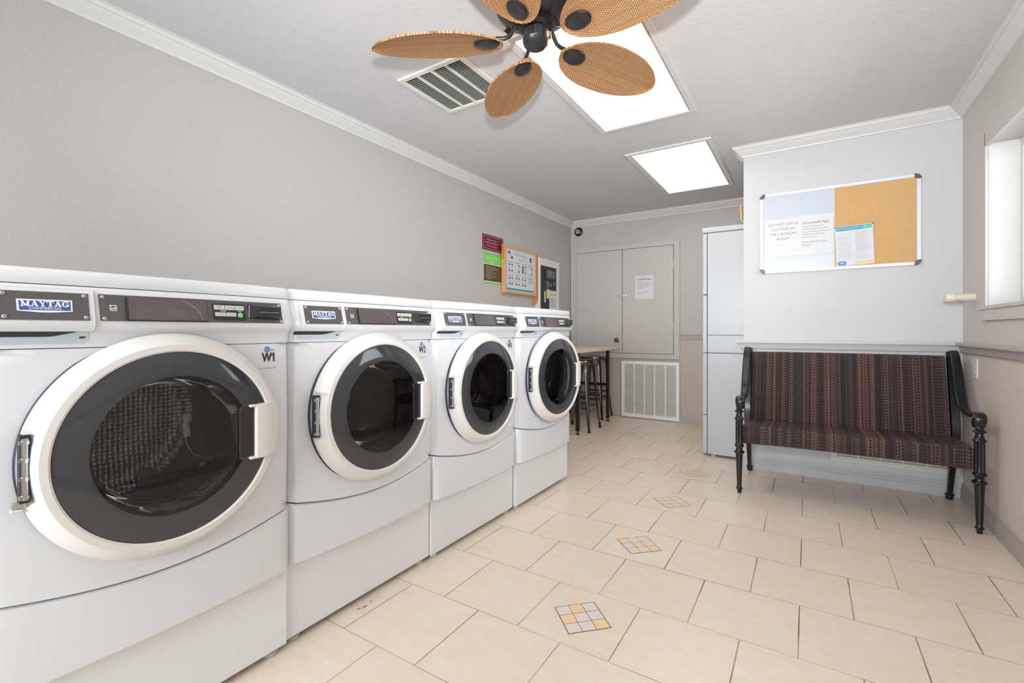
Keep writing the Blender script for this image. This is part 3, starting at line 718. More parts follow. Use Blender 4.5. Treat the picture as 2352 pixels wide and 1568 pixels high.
    g.build('handle', M['door_plastic'], door, smooth=30, bevel=.0012)
    # hinge hardware
    g = MB(); g.box(.001, .020, .002, .018, -.070, .070, 0)
    g.lathe([(.0075, -.064), (.0075, .064)], Matrix.Translation((.016, .0095, 0)), 12, mi=1)
    for zz in (-.058, -.02, .018, .055): g.lathe([(.0088, zz - .004), (.0088, zz + .004)], Matrix.Translation((.016, .0095, 0)), 12, mi=1)
    g.build('hinge', [M['dark_gap'], M['chrome']], door, smooth=30)
    if num == 1:
        g = MB(); g.box(.000, .016, -.008, .012, -.080, -.068, 1); g.box(.002, .018, -.010, .008, -.087, -.082, 0); g.build('hinge_cap', [M['door_plastic'], M['screw']], door, smooth=0, bevel=.0015)
    return root
M['recess'] = mat('pale_drawer_recess', sr(190, 202, 210), 0.35)
M['sticker'] = mat('pale_sticker', sr(208, 207, 208), 0.5)

wl = ['white front loading washing machine marked W1, nearest in the row, display reading 2.00',
      'white front loading washing machine marked W2, standing between W1 and W3',
      'white front loading washing machine marked W3, third along the left wall',
      'white front loading washing machine at far end of the row beside the high table']
for i, (xf, yc) in enumerate(((-1.400, .530), (-1.414, 1.2152), (-1.405, 1.9005), (-1.393, 2.597))):
    make_washer(i + 1, i == 0, (xf, yc, 0), radians(5.5) if i == 3 else 0.0, wl[i])

t = tag(empty('sensor_cord', (-1.53, .60, .70)), 'thin cord with clear plastic connector and red tag inside the drum of machine W1', 'cord')
def cbx(y, z, a, b_, c_, m, nm, rot=0.0, bev=.003):
    q = MB(); q.obox(Matrix.Translation((0, y - .60, z - .70)) @ Matrix.Rotation(rot, 4, 'X'), a, b_, c_); return q.build(nm, m, t, smooth=0, bevel=bev, seg=3)
M['clear_plastic'] = mat('milky_clear_plastic', sr(222, 226, 230), 0.15, coat=.5)
cbx(.622, .785, .010, .011, .012, M['clear_plastic'], 'connector_cap', .15, .005)
cbx(.620, .752, .009, .009, .022, M['clear_plastic'], 'connector_body', .1, .004)
cbx(.653, .668, .003, .012, .010, M['red_label'], 'red_tag', .5, .001)
cbx(.665, .640, .003, .009, .006, M['paper'], 'white_tag', .2, .001)
q = MB(); q.tube([(0, .620 - .60, .732 - .70), (0, .624 - .60, .705 - .70), (.004, .640 - .60, .675 - .70), (.006, .675 - .60, .655 - .70), (.004, .72 - .60, .658 - .70)], .0016, 8); q.build('cord_line', M['clear_plastic'], t)
# ------------------------------------------------------------ stacked dryer
dx0, dx1, dy0, dy1 = -.738, -.02, 4.10, 4.78
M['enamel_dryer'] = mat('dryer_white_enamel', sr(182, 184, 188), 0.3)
t = tag(empty('stacked_dryer', (-.36, 4.44, 0)), 'tall white stacked laundry dryer seen side-on beyond the partition corner', 'dryer')
def lb(mb, x0, x1, y0, y1, z0, z1, mi=None): return mb.box(x0 + .36, x1 + .36, y0 - 4.44, y1 - 4.44, z0, z1, mi)
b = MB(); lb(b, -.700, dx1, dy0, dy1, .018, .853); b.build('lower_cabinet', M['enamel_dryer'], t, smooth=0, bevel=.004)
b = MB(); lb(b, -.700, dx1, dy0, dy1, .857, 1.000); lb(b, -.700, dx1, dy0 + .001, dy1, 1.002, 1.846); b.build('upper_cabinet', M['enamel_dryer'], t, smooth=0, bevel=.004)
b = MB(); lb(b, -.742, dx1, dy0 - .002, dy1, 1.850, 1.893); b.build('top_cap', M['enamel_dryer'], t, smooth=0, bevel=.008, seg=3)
for z0, z1, nm in ((.022, .340, 'lower_access_panel'), (.344, .853, 'lower_door_panel'), (.857, 1.334, 'control_front'), (1.340, 1.846, 'upper_door_panel')):
    b = MB(); lb(b, -.738, -.704, dy0, dy1, z0, z1); p = b.build(nm, M['enamel_dryer'], t, smooth=0, bevel=.006, seg=3)
b = MB(); lb(b, -.71, dx1 - .01, dy0 + .006, dy1 - .01, .03, 1.85); b.build('inner_chassis', M['dark_gap'], t, smooth=0)
for xx in (-.66, -.08):
    for yy in (4.14, 4.72):
        b = MB(); b.lathe([(.020, 0), (.020, .010), (.009, .012), (.009, .02)], Matrix.Translation((xx + .36, yy - 4.44, 0)), 14); b.build('levelling_foot', M['foot'], t)
# small orange handled brush leaning up on the dryer, half hidden by the partition
h = tag(empty('hand_duster', (-.44, 4.20, 1.8935)), 'orange and yellow handled hand duster propped on the stacked dryer top', 'duster')
b = MB(); b.tube([(-.018, 0, .105), (-.019, 0, .135), (-.020, 0, .165)], [.0065, .0095, .0085], 12); b.lathe([(.0085, .165), (.006, .171), (.001, .173)], Matrix.Translation((-.02, 0, 0)), 12); b.build('grip', M['orange'], h)
b = MB(); b.tube([(-.018, 0, .060), (-.018, 0, .107)], [.0048, .0065], 12); b.build('grip_collar', M['yellow_plastic'], h)
b = MB(); b.tube([(-.018, 0, .062), (-.012, 0, .046), (.03, 0, .012), (.07, 0, .010)], .0035, 10); b.build('rod', M['white_plastic'], h)
b = MB(); b.tube([(.06, 0, .022), (.09, 0, .026), (.16, 0, .022)], [.012, .022, .014], 12); b.build('duster_head', M['white_plastic'], h)

# ------------------------------------------------------------ wall cupboard on the far wall
t = tag(empty('wall_cupboard', (-1.89, YB, 1.39)), 'grey painted two door wall cupboard with a paper notice on its right door', 'cupboard')
def cb(mb, x0, x1, z0, z1, d0, d1, mi=None): return mb.box(x0 + 1.89, x1 + 1.89, -d1, -d0, z0 - 1.39, z1 - 1.39, mi)
b = MB(); cb(b, -2.568, -2.497, .711, 2.078, 0, .018); cb(b, -1.282, -1.218, .711, 2.078, 0, .018); cb(b, -2.497, -1.282, 2.020, 2.078, 0, .018); cb(b, -2.497, -1.282, .711, .768, 0, .018)
b.build('frame', M['cupboard'], t, smooth=0, bevel=.002)
b = MB(); cb(b, -2.497, -1.282, .768, 2.02, 0, .004); b.build('back_panel', M['dark_gap'], t, smooth=0)
for x0, x1, side in ((-2.492, -1.887, -1), (-1.881, -1.287, 1)):
    b = MB(); cb(b, x0, x1, .772, 2.015, .004, .021); d = b.build('cupboard_door', M['cupboard'], t, smooth=0, bevel=.0015)
    xe = x0 if side < 0 else x1
    for hz in (1.79, 1.10):
        b = MB(); b.lathe([(.005, -.045), (.005, .045)], Matrix.Translation((xe + 1.89, -.023, hz - 1.39)), 10); cb(b, xe - .012, xe + .012, hz - .04, hz + .04, .020, .0225); b.build('hinge', M['cupboard'], d)
    if side < 0:
        b = MB(); b.lathe([(.028, .0), (.028, .004), (.012, .008), (.012, .03), (.024, .036), (.027, .046), (.022, .056), (.001, .058)], Matrix.Translation((-1.945 + 1.89, -.021, .927 - 1.39)) @ Matrix.Rotation(pi / 2, 4, 'X'), 24); b.build('knob', M['gun'], d)
b = MB(); cb(b, -1.945, -1.825, 1.448, 1.474, .0205, .0245); cb(b, -1.905, -1.865, 1.441, 1.480, .0245, .031); cb(b, -1.855, -1.842, 1.443, 1.479, .0245, .042); b.build('hasp_latch', M['chrome'], t, smooth=0, bevel=.001)
NOTE = ('Greenwald does not\nreimburse any money left\non your app if you move or\ndecide not to use the\nlaundry room.')
def notice(name, plane, w_, h_, label, cat, loc, rot, parts):
    """flat sheet lying in local x (right) / z (up), facing local -y"""
    o = MB(); o.box(-w_ / 2, w_ / 2, 0, .0006, -h_ / 2, h_ / 2, 0); lay = 0
    mats = [M['paper']]
    for tm, off, m in parts:
        if m not in mats: mats.append(m)
        lay += 1
        put(o, tm, lambda u, v: (u, -.0003 - lay * .00005, v), off, mats.index(m))
    ob = o.build(name, mats, smooth=0); ob.location = loc; ob.rotation_euler = rot
    return tag(ob, label, cat)
def rect(w_, h_): return ([(-w_ / 2, -h_ / 2), (w_ / 2, -h_ / 2), (w_ / 2, h_ / 2), (-w_ / 2, h_ / 2)], [(0, 1, 2, 3)])
L0 = lambda s, z, **k: text_mesh(s, z, align='LEFT', **k)
notice('paper_notice', 'y', .216, .277, 'small white typed notice taped to the right cupboard door', 'notice', (-1.619, YB - .0222, 1.550), (0, 0, 0),
       [(L0('Greenwald App', .026, bold=.018), (-.082, .094), M['black_ink']), (L0(NOTE, .0155, line=1.12, bold=.008), (-.082, .022), M['grey_ink']), (L0('Royal Unity Apartments\nManager', .0155, line=1.4, bold=.008), (-.082, -.070), M['grey_ink'])])

# ------------------------------------------------------------ vents
def grille(name, label, loc, rot, w_, h_, cols, rows, border, mframe, mback, slat_ang=35, slat_h=None, vertical_bars=True):
    """vent lying in local x/z, facing -y"""
    r = tag(empty(name, loc), label, 'vent'); r.rotation_euler = rot
    fr = MB()
    for a in ((-w_ / 2, w_ / 2, h_ / 2 - border, h_ / 2), (-w_ / 2, w_ / 2, -h_ / 2, -h_ / 2 + border), (-w_ / 2, -w_ / 2 + border, -h_ / 2 + border, h_ / 2 - border), (w_ / 2 - border, w_ / 2, -h_ / 2 + border, h_ / 2 - border)):
        fr.box(a[0], a[1], -.014, 0, a[2], a[3])
    fr.build('vent_frame', mframe, r, smooth=0, bevel=.002)
    iw = w_ - 2 * border; ih = h_ - 2 * border
    bk = MB(); bk.box(-iw / 2, iw / 2, -.002, 0, -ih / 2, ih / 2); bk.build('vent_backing', mback, r, smooth=0)
    bars = MB(); bwid = .010
    for k in range(1, cols):
        x = -iw / 2 + iw * k / cols; bars.box(x - bwid / 2, x + bwid / 2, -.0135, -.002, -ih / 2, ih / 2)
    bars.build('vent_bars', mframe, r, smooth=0)
    sl = MB(); sh = slat_h or ih / rows * .55
    for k in range(rows):
        z = -ih / 2 + ih * (k + .5) / rows
        Mx = Matrix.Translation((0, -.0075, z)) @ Matrix.Rotation(radians(slat_ang), 4, 'X')
        sl.obox(Mx, iw / 2, sh / 2, .0006)
    sl.build('slats', mframe, r, smooth=0)
    return r
grille('return_air_vent', 'white louvred air return vent under the wall cupboard', (-1.555, YB - .016, .346), (0, 0, 0), .672, .664, 5, 34, .036, M['vent_white'], M['duct_light'], -55, .0165)
grille('return_air_vent', 'ivory louvred air return vent low on the wall behind the bench', (.4655, YP - .016, .4715), (0, 0, 0), .661, .662, 5, 30, .036, M['vent'], M['duct_light'], -55, .0165)
# ceiling vent: local x -> world +y... faces down
v = grille('ceiling_vent', 'ivory slatted ceiling vent beside the fan blades', (-1.687, 2.030, ZC - .001), (-pi / 2, 0, pi / 2), .45, .448, 4, 30, .028, M['vent'], M['duct'], -50, .008)
v.rotation_euler = Matrix(((0, 0, 1), (1, 0, 0), (0, 1, 0))).to_euler()
Rv = Matrix(((0, 0, -1), (1, 0, 0), (0, 1, 0)))  # placeholder, replaced below
# local -y must point down (-z): x->world x, y->world z, z->world -y
v.rotation_euler = Matrix(((1, 0, 0), (0, 0, -1), (0, 1, 0))).to_euler()

# ------------------------------------------------------------ ceiling lights
def troffer(x0, x1, y0, y1, label):
    cx, cy = (x0 + x1) / 2, (y0 + y1) / 2
    r = tag(empty('ceiling_light', (cx, cy, ZC)), label, 'ceiling light', 'lit ceiling panels')
    w_, l_ = x1 - x0, y1 - y0; b = MB(); q = .034
    for a in ((-w_ / 2, w_ / 2, -l_ / 2, -l_ / 2 + q), (-w_ / 2, w_ / 2, l_ / 2 - q, l_ / 2), (-w_ / 2, -w_ / 2 + q, -l_ / 2 + q, l_ / 2 - q), (w_ / 2 - q, w_ / 2, -l_ / 2 + q, l_ / 2 - q)):
        b.box(a[0], a[1], a[2], a[3], -.014, 0)
    b.build('light_frame', M['trim'], r, smooth=0, bevel=.002)
    b = MB()
    for s_ in (-1, 1): b.box(s_ * (w_ / 2 - q - .010), s_ * (w_ / 2 - q - .004), -l_ / 2 + q, l_ / 2 - q, -.012, 0)
    b.build('inner_lip', M['vent'], r, smooth=0)
    b = MB(); b.box(-w_ / 2 + q + .008, w_ / 2 - q - .008, -l_ / 2 + q, l_ / 2 - q, -.009, -.001); b.build('diffuser', M['diffuser'], r, smooth=0)
troffer(-1.222, -.585, 1.83, 3.07, 'long lit ceiling panel with white frame directly above the fan')
troffer(-1.215, -.583, 3.55, 4.79, 'lit ceiling panel with white frame nearest the far wall cupboard')
troffer(-1.222, -.585, -1.60, -.36, 'lit ceiling panel at the near end of the room')  # extra panel out of view, added to brighten the near end

# ------------------------------------------------------------ ceiling fan
FX, FY = -.914, 1.602; ZB = 2.20
fan = tag(empty('ceiling_fan', (FX, FY, ZC)), 'dark bronze ceiling fan with five tan woven palm leaf blades', 'ceiling fan')
b = MB(); b.lathe([(.148, 0), (.154, -.010), (.163, -.04), (.167, -.084), (.162, -.092), (.165, -.098), (.155, -.118), (.120, -.142), (.085, -.150), (.07, -.156)], n=48); hz = b.build('motor_housing', M['fan_metal'], fan, smooth=25)
for k in range(5):
    a = radians(-79.4 + 36 + 72 * k); b = MB()
    Mv = Matrix.Rotation(a, 4, 'Z') @ Matrix.Translation((.139, 0, -.1315)) @ Matrix.Rotation(radians(38), 4, 'Y')
    b.prism([(-.016, -.012), (.016, -.02), (.016, .02), (-.016, .012)], Mv, -.002); b.build('vent_slot', M['screw_dark'] if 'screw_dark' in M else M['gun'], hz, smooth=0)
b = MB(); b.lathe([(.058, -.155), (.070, -.158), (.072, -.184), (.060, -.192), (.052, -.196)], n=40); b.build('flywheel', M['black_metal'], fan, smooth=30)
b = MB(); b.lathe([(.046, -.190), (.050, -.196), (.051, -.236), (.0525, -.232), (.0525, -.236), (.051, -.239), (.048, -.251), (.038, -.260), (.020, -.264), (.006, -.265), (.005, -.262), (.001, -.262)], n=40); sw = b.build('switch_housing', M['fan_metal'], fan, smooth=25)
b = MB(); b.lathe([(.006, 0), (.009, .002), (.006, .005)], Matrix.Translation((.044, .020, -.206)) @ Matrix.Rotation(pi / 2, 4, 'Y'), 12); b.tube([(.056, .022, -.204), (.058, .022, -.225), (.058, .022, -.266)], .0022, 8); b.build('pull_chain', M['brass'] if 'brass' in M else M['oak'], fan)
def blade_mesh():
    L0_, L1_ = .130, .668; n = 40; out = []
    for i in range(n + 1):
        t = i / n; s = L0_ + (L1_ - L0_) * (0.5 - .5 * cos(pi * t)); q = (s - L0_) / (L1_ - L0_)
        w_ = .121 * (max(0, 1 - abs(2 * q - 1) ** 2.35)) ** .52 * (1.0 + .10 * sin(pi * q) - .10 * q)
        out.append((s, w_))
    return out
prof = blade_mesh()
for k in range(5):
    a = radians(-79.2 + 72 * k)
    be = empty('blade_arm', (0, 0, ZB - ZC), a, fan)
    be.name = 'fan_blade'
    b = MB(); top = []; bot = []; nx = len(prof); ny = 8
    def camber(s_, v_): return -.012 * (v_ * v_) + .006 * sin(pi * (s_ - .118) / .554)
    for th in (.004, -.004):
        for s_, w_ in prof:
            for j in range(ny + 1):
                vv = -1 + 2 * j / ny; top.append((s_, w_ * vv, camber(s_, vv) + th))
    m1 = nx * (ny + 1); fs = []
    for layer in (0, 1):
        o_ = layer * m1
        for i in range(nx - 1):
            for j in range(ny): fs.append((o_ + i * (ny + 1) + j, o_ + i * (ny + 1) + j + 1, o_ + (i + 1) * (ny + 1) + j + 1, o_ + (i + 1) * (ny + 1) + j))
    for i in range(nx - 1):
        for j in (0, ny): fs.append((i * (ny + 1) + j, (i + 1) * (ny + 1) + j, m1 + (i + 1) * (ny + 1) + j, m1 + i * (ny + 1) + j))
    b.add(top, fs)
    o = b.build('woven_leaf', M['wicker_fan'], be, smooth=40); o.rotation_euler = (radians(-12), 0, 0)
    add_uv(o, lambda co, n_: (co.y + 5.0, co.x + 5.0))
    b = MB(); Mm = Matrix.Rotation(radians(-12), 4, 'X') @ Matrix.Translation((.198, 0, -.006)) @ Matrix.Diagonal((1.12, .82, -1, 1)); b.lathe([(.047, 0), (.047, .004), (.043, .007), (.041, .007), (.041, .010), (.037, .012), (.034, .0125), (.001, .0135)], Mm, 36)
    b.build('medallion', M['fan_metal'], be, smooth=25)
    b = MB(); b.tube([(.060, 0, .058), (.085, 0, .050), (.105, 0, .018), (.125, 0, .010), (.160, 0, .011)], [.011, .009, .0085, .0085, .008], 12); b.build('blade_iron', M['fan_metal'], be)

# ------------------------------------------------------------ camera dome, outlet, pipe
t = tag(empty('security_camera', (-2.462, YB, 2.300)), 'round black security camera with white lens ring in the upper left far corner', 'security camera')
RY = Matrix.Rotation(pi / 2, 4, 'X')
b = MB(); b.lathe([(.054, 0), (.056, .006), (.055, .014), (.046, .022), (.03, .026), (.001, .027)], RY, 32); b.build('camera_body', M['black_metal'], t)
b = MB(); b.lathe([(.024, .025), (.024, .030), (.014, .032), (.013, .027)], Matrix.Translation((-.006, 0, 0)) @ RY, 24, False, False); b.build('lens_ring', M['white_plastic'], t)
b = MB(); b.lathe([(.013, .026), (.011, .0305), (.001, .0325)], Matrix.Translation((-.006, 0, 0)) @ RY, 20); b.build('lens', M['black_gloss'], t)
t = tag(empty('wall_outlet', (XR, 3.66, .822)), 'white electrical outlet plate on the taupe wall beside the bench', 'outlet')
b = MB(); b.box(-.006, 0, -.040, .040, -.056, .056); b.build('cover_plate', M['white_plastic'], t, smooth=0, bevel=.002)
for zz in (-.02, .02):
    b = MB(); b.prism(rrect(.032, .028, .009), Matrix.Translation((-.006, 0, zz)) @ Matrix(((0, 0, -1, 0), (1, 0, 0, 0), (0, 1, 0, 0), (0, 0, 0, 1))), .0015); b.build('socket', M['button'], t, smooth=0)
t = tag(empty('pvc_pipe', (XR, 3.68, 1.234)), 'short cream capped pipe stub sticking out of the right wall', 'pipe')
b = MB(); b.lathe([(.022, 0), (.022, .10)], Matrix.Rotation(-pi / 2, 4, 'Y'), 24); b.build('pipe_tube', M['pvc'], t)
b = MB(); b.lathe([(.027, .085), (.028, .09), (.028, .122), (.024, .128), (.001, .129)], Matrix.Rotation(-pi / 2, 4, 'Y'), 24); b.build('end_cap', M['pvc'], t)

# ------------------------------------------------------------ notice board
bx0, bx1, bz0, bz1 = -.300, .615, 1.463, 2.052
t = tag(empty('notice_board', ((bx0 + bx1) / 2, YP, (bz0 + bz1) / 2)), 'aluminium framed board, half whiteboard and half cork, hung above the bench', 'notice board')
cx_, cz_ = (bx0 + bx1) / 2, (bz0 + bz1) / 2; hw, hh = (bx1 - bx0) / 2, (bz1 - bz0) / 2
b = MB(); b.box(-hw + .01, .1585 - cx_, -.010, 0, -hh + .01, hh - .01); b.build('whiteboard_panel', M['whiteboard'], t, smooth=0)
b = MB(); b.box(.1585 - cx_, hw - .01, -.011, 0, -hh + .01, hh - .01); b.build('cork_panel', M['cork'], t, smooth=0)
b = MB(); f_ = .022
for a in ((-hw + .02, hw - .02, hh - f_, hh), (-hw + .02, hw - .02, -hh, -hh + f_), (-hw, -hw + f_, -hh + .02, hh - .02), (hw - f_, hw, -hh + .02, hh - .02)): b.box(a[0], a[1], -.018, 0, a[2], a[3])
b.build('board_frame', M['alu'], t, smooth=0, bevel=.003)
for sx in (-1, 1):
    for sz in (-1, 1):
        b = MB(); pts = [(0, 0)] + [(.036 * cos(radians(90 * i / 8)), .036 * sin(radians(90 * i / 8))) for i in range(9)]
        Mc = Matrix.Translation((sx * (hw - .034), 0, sz * (hh - .034))) @ Matrix(((sx, 0, 0, 0), (0, 0, -1, 0), (0, sz, 0, 0), (0, 0, 0, 1)))
        ring = [(.012, 0), (.036, 0)] + [(.036 * cos(radians(90 * i / 8)), .036 * sin(radians(90 * i / 8))) for i in range(1, 9)] + [(0, .012), (.009, .009)]
        b.prism(ring, Mc, .021); b.build('corner_cap', M['corner'], t, smooth=0, bevel=.0015)
def pin(x, z, col, label):
    p = MB(); p.lathe([(.0045, 0), (.0045, .004), (.0025, .005), (.0025, .010), (.0045, .012), (.001, .013)], Matrix.Rotation(pi / 2, 4, 'X'), 10)
    o = p.build('push_pin', col, loc=(x, YP - .012, z)); tag(o, label, 'push pin')
pin(.1605, 1.752, M['red_label'], 'small red push pin at the left corner of the teal headed flyer')
pin(.367, 1.7625, M['blue_dark'] if 'blue_dark' in M else M['corner'], 'dark blue push pin at the top right corner of the teal headed flyer')
bo = YP - .0118
notice('paper_notice', 'y', .213, .277, 'white sheet reading DO NOT LEAVE CLOTHES IN THE LAUNDRY ROOM on the whiteboard', 'notice', (-.159, bo, 1.719), (0, 0, 0),
       [(text_mesh('DO NOT LEAVE\nCLOTHES IN\nTHE LAUNDRY\nROOM', .0262, line=1.36), (.008, .045), M['grey_ink'])])
notice('paper_notice', 'y', .208, .283, 'white typed app refund notice on the whiteboard beside the cork', 'notice', (.0475, bo - .0008, 1.722), (0, 0, 0),
       [(L0('Greenwald App', .0245, bold=.016), (-.080, .087), M['grey_ink']), (L0(NOTE, .0148, line=1.28, bold=.004), (-.080, .024), M['grey_ink']), (L0('Royal Unity Apartments\nManager', .0148, line=1.5, bold=.004), (-.080, -.060), M['grey_ink'])])
pr = [(rect(.196, .026), (0, .1185), M['teal']), (rect(.045, .026), (.0755, .1185), M['teal2']), (L0('Coronavirus Disease 2019 (COVID-19) and you', .0082, bold=.03), (-.092, .1185), M['white_ink']),
      (rect(.045, .026), (-.073, -.118), M['cdc']), (text_mesh('CDC', .013, bold=.03), (-.073, -.118), M['white_ink']), (rect(.105, .009), (.047, -.120), M['yellow'])]
rnd = random.Random(4)
for cx0 in (-.090, .006):
    z = .093
    while z > -.098:
        ln = .084 * rnd.uniform(.55, 1.0); pr.append((rect(ln, .0022), (cx0 + ln / 2, z), M['pale_ink'])); z -= .0062 if rnd.random() > .16 else .0125
# teal band must sit above the green band: small order offset handled by drawing order
fly = notice('flyer', 'y', .209, .269, 'flyer with a teal header pinned low on the cork board', 'flyer', (.2685, bo - .0022, 1.6235), (0, radians(-2.0), 0), pr)

# ------------------------------------------------------------ things on the left wall
def wallL(u, v, o=0.0): return (XL + .0012 + o, u, v)
def sign(name, w_, h_, loc, label, cat, parts, base):
    """flat sign on the left wall, local y right, z up, facing +x"""
    o = MB(); o.box(0, .002, -w_ / 2, w_ / 2, -h_ / 2, h_ / 2, 0); mats = [base]; lay = 0
    for tm, off, m in parts:
        if m not in mats: mats.append(m)
        lay += 1
        put(o, tm, lambda u, v: (.0022 + lay * .00012, u, v), off, mats.index(m))
    ob = o.build(name, mats, smooth=0); ob.location = loc; return tag(ob, label, cat)
sign('wall_sign', .350, .150, (XL + .0005, 3.675, 1.883), 'maroon rectangular sign with pale lettering, topmost on the left wall', 'sign',
     [(rect(.318, .122), (0, 0), M['pink_ink']), (rect(.310, .116), (0, 0), M['maroon']), (text_mesh('The Management Assumes\nNo Responsibility for Articles\nLost, Stolen or Damaged', .0225, line=1.3, sx=.74), (-.022, 0), M['pink_ink'])], M['maroon'])
sign('wall_sign', .298, .296, (XL + .0005, 3.672, 1.6385), 'lime green and brown rules sign on the left wall under the maroon sign', 'sign',
     [(text_mesh('CONSERVATION', .038, sx=.70, bold=.01), (-.012, .100), M['lime2']), (text_mesh('RULES', .040, bold=.01, sx=.85), (-.012, .062), M['lime2']),
      (rect(.298, .006), (0, .038), M['white_ink']), (rect(.298, .160), (0, -.045), M['brown']),
      (L0('1. Keep this room tidy.\n2. Wash only full loads with\n    the right cycle.\n3. Clean the lint tray after\n    every load.\n4. Do not leave clothes\n    unattended.', .0185, line=1.0), (-.130, -.040), M['cream_ink']),
      (rect(.298, .006), (0, -.126), M['white_ink'])], M['lime'])
# oak framed instruction board standing off the wall
fy0, fy1, fz0, fz1 = 3.812, 4.438, 1.418, 1.894
t = tag(empty('framed_poster', (XL, (fy0 + fy1) / 2, (fz0 + fz1) / 2)), 'oak framed poster with rows of small pictures next to the maroon sign', 'framed poster')
fw, fh = (fy1 - fy0) / 2, (fz1 - fz0) / 2
b = MB()
for a in ((-fw, fw, fh - .026, fh), (-fw, fw, -fh, -fh + .026), (-fw, -fw + .022, -fh + .026, fh - .026), (fw - .022, fw, -fh + .026, fh - .026)): b.box(.010, .050, *a)
b.box(0, .02, -fw + .01, fw - .01, -fh + .01, fh - .01); b.build('oak_frame', M['oak'], t, smooth=0, bevel=.002)
b = MB(); mats = [M['paper'], M['sky_print'], M['black_ink'], M['grey_ink'], M['lime'], M['blue'], M['teal'], M['red_label'], M['white_ink'], M['pale_ink']]
pw, ph = fw - .022, fh - .026; b.box(.02, .043, -pw, pw, -ph, ph, 0)
def pp(tm, off, mi, lay=0): put(b, tm, lambda u, v: (.0433 + lay * .0003, u, v), off, mi)
pp(rect(pw * 2 - .02, ph * 2 - .02), (0, 0), 1); pp(rect(pw * 2 - .06, ph * 2 - .05), (0, .004), 0, 1)
pp(text_mesh('Mobile Pay for Laundry App', .022, bold=.01), (.0, .165), 5, 2); pp(text_mesh('Easy to Use', .026), (0, .138), 4, 2); pp(text_mesh('and eco-friendly', .016), (0, .117), 6, 2)
pp(rect(.04, .03), (-.225, .172), 7, 2); pp(rect(.035, .022), (-.175, .128), 2, 3); pp(rect(.05, .03), (-.20, .150), 1, 4); pp(rect(.04, .045), (.20, .145), 5, 2)
for i in range(4):
    for j in range(2):
        x0 = -.262 + i * .131; z0 = .095 - j * .135
        pp(rect(.128, .132), (x0 + .0655, z0 - .066), 9, 2); pp(rect(.1255, .1295), (x0 + .0655, z0 - .066), 0, 3)
        pp(rect(.09, .004), (x0 + .0655, z0 - .012), 3, 4); pp(rect(.08, .004), (x0 + .0655, z0 - .020), 3, 4)
        if i == 3 and j == 1:
            for q in range(4): pp(rect(.09, .004), (x0 + .0655, z0 - .035 - q * .011), 3, 4)
            continue
        for sx in (-.026, .026):
            if i == 0 or j == 1 or sx > 0 or i == 2:
                pp(rect(.032, .010), (x0 + .0655 + sx, z0 - .040), 2, 4); pp(rect(.032, .010), (x0 + .0655 + sx, z0 - .100), 2, 4)
                pp(rect(.030, .05), (x0 + .0655 + sx, z0 - .070), 5 if (i == 2 and j == 0 and sx < 0) else 9, 4)
        pp(rect(.085, .004), (x0 + .0655, z0 - .115), 4 if j else 3, 4)
pp(rect(pw * 2 - .03, .018), (0, -ph + .018), 6, 2)
b.build('poster_sheet', mats, t, smooth=0)
b = MB(); b.box(.030, .044, -fw - .026, -fw + .004, .10, .235); b.build('clip_block', M['orange_wood'], t, smooth=0, bevel=.002)
b = MB(); b.prism([(4.444, 1.885), (4.486, 1.885), (4.490, 1.395), (4.425, 1.325), (4.444, 1.40)], Matrix(((0, 0, 1, XL + .001), (1, 0, 0, 0), (0, 1, 0, 0), (0, 0, 0, 1))), .045)
tag(b.build('wooden_board', M['orange_wood'], smooth=0, bevel=.002), 'narrow orange stained wooden board between the framed poster and the payment kiosk', 'board')
# payment kiosk
t = tag(empty('payment_kiosk', (XL, 4.705, 1.30)), 'white wall mounted payment kiosk with a black reader panel and small screen', 'payment kiosk')
def kb(mb, y0, y1, z0, z1, d0, d1, mi=None): return mb.box(d0, d1, y0 - 4.705, y1 - 4.705, z0 - 1.30, z1 - 1.30, mi)
b = MB(); kb(b, 4.492, 4.985, .98, 1.858, 0, .058); b.build('kiosk_body', M['white_plastic'], t, smooth=0, bevel=.004)
b = MB(); kb(b, 4.525, 4.72, 1.02, 1.775, .058, .062); kb(b, 4.72, 4.897, 1.505, 1.775, .058, .062); b.build('black_panel', M['black_plastic'] if 'black_plastic' in M else M['dark_gap'], t, smooth=0)
b = MB(); kb(b, 4.61, 4.865, 1.625, 1.742, .062, .074); rd = b.build('card_reader', M['black_metal'], t, smooth=0, bevel=.003)
b = MB(); kb(b, 4.655, 4.765, 1.648, 1.728, .074, .0755); b.build('reader_screen', M['screen'], rd, smooth=0)
for q in range(4):
    b = MB(); kb(b, 4.795, 4.812, 1.655 + q * .019, 1.664 + q * .019, .074, .077); b.build('reader_button', M['white_plastic'], rd, smooth=0)
b = MB()
for q in range(4): kb(b, 4.655, 4.72, 1.596 - q * .018, 1.601 - q * .018, .062, .0625)
for q in range(2): kb(b, 4.74, 4.78, 1.577 - q * .018, 1.583 - q * .018, .062, .0625)
kb(b, 4.82, 4.86, 1.600, 1.604, .062, .0625); kb(b, 4.835, 4.85, 1.575, 1.592, .062, .0625)
b.build('panel_print', M['pale_ink'], t, smooth=0)
b = MB(); kb(b, 4.600, 4.622, 1.36, 1.49, .062, .070); b.build('bill_slot', M['pale_ink'], t, smooth=0, bevel=.002)
b = MB(); b.box(0, .0008, 0, .085, -.105, 0); n_ = b.build('sticky_note', M['note_yellow'], smooth=0, loc=(XL + .0715, 4.635, 1.512)); tag(n_, 'yellow sticky note on the black payment panel', 'sticky note')
b = MB(); b.box(0, .0008, -.09, .09, -.24, 0, 0); put(b, text_mesh('HOW TO PAY', .024, bold=.02), lambda u, v: (.0012, u, v), (0, -.045), 1)
for q in range(5): put(b, rect(.11, .007), lambda u, v: (.0012, u, v), (-.015, -.085 - q * .022), 2)
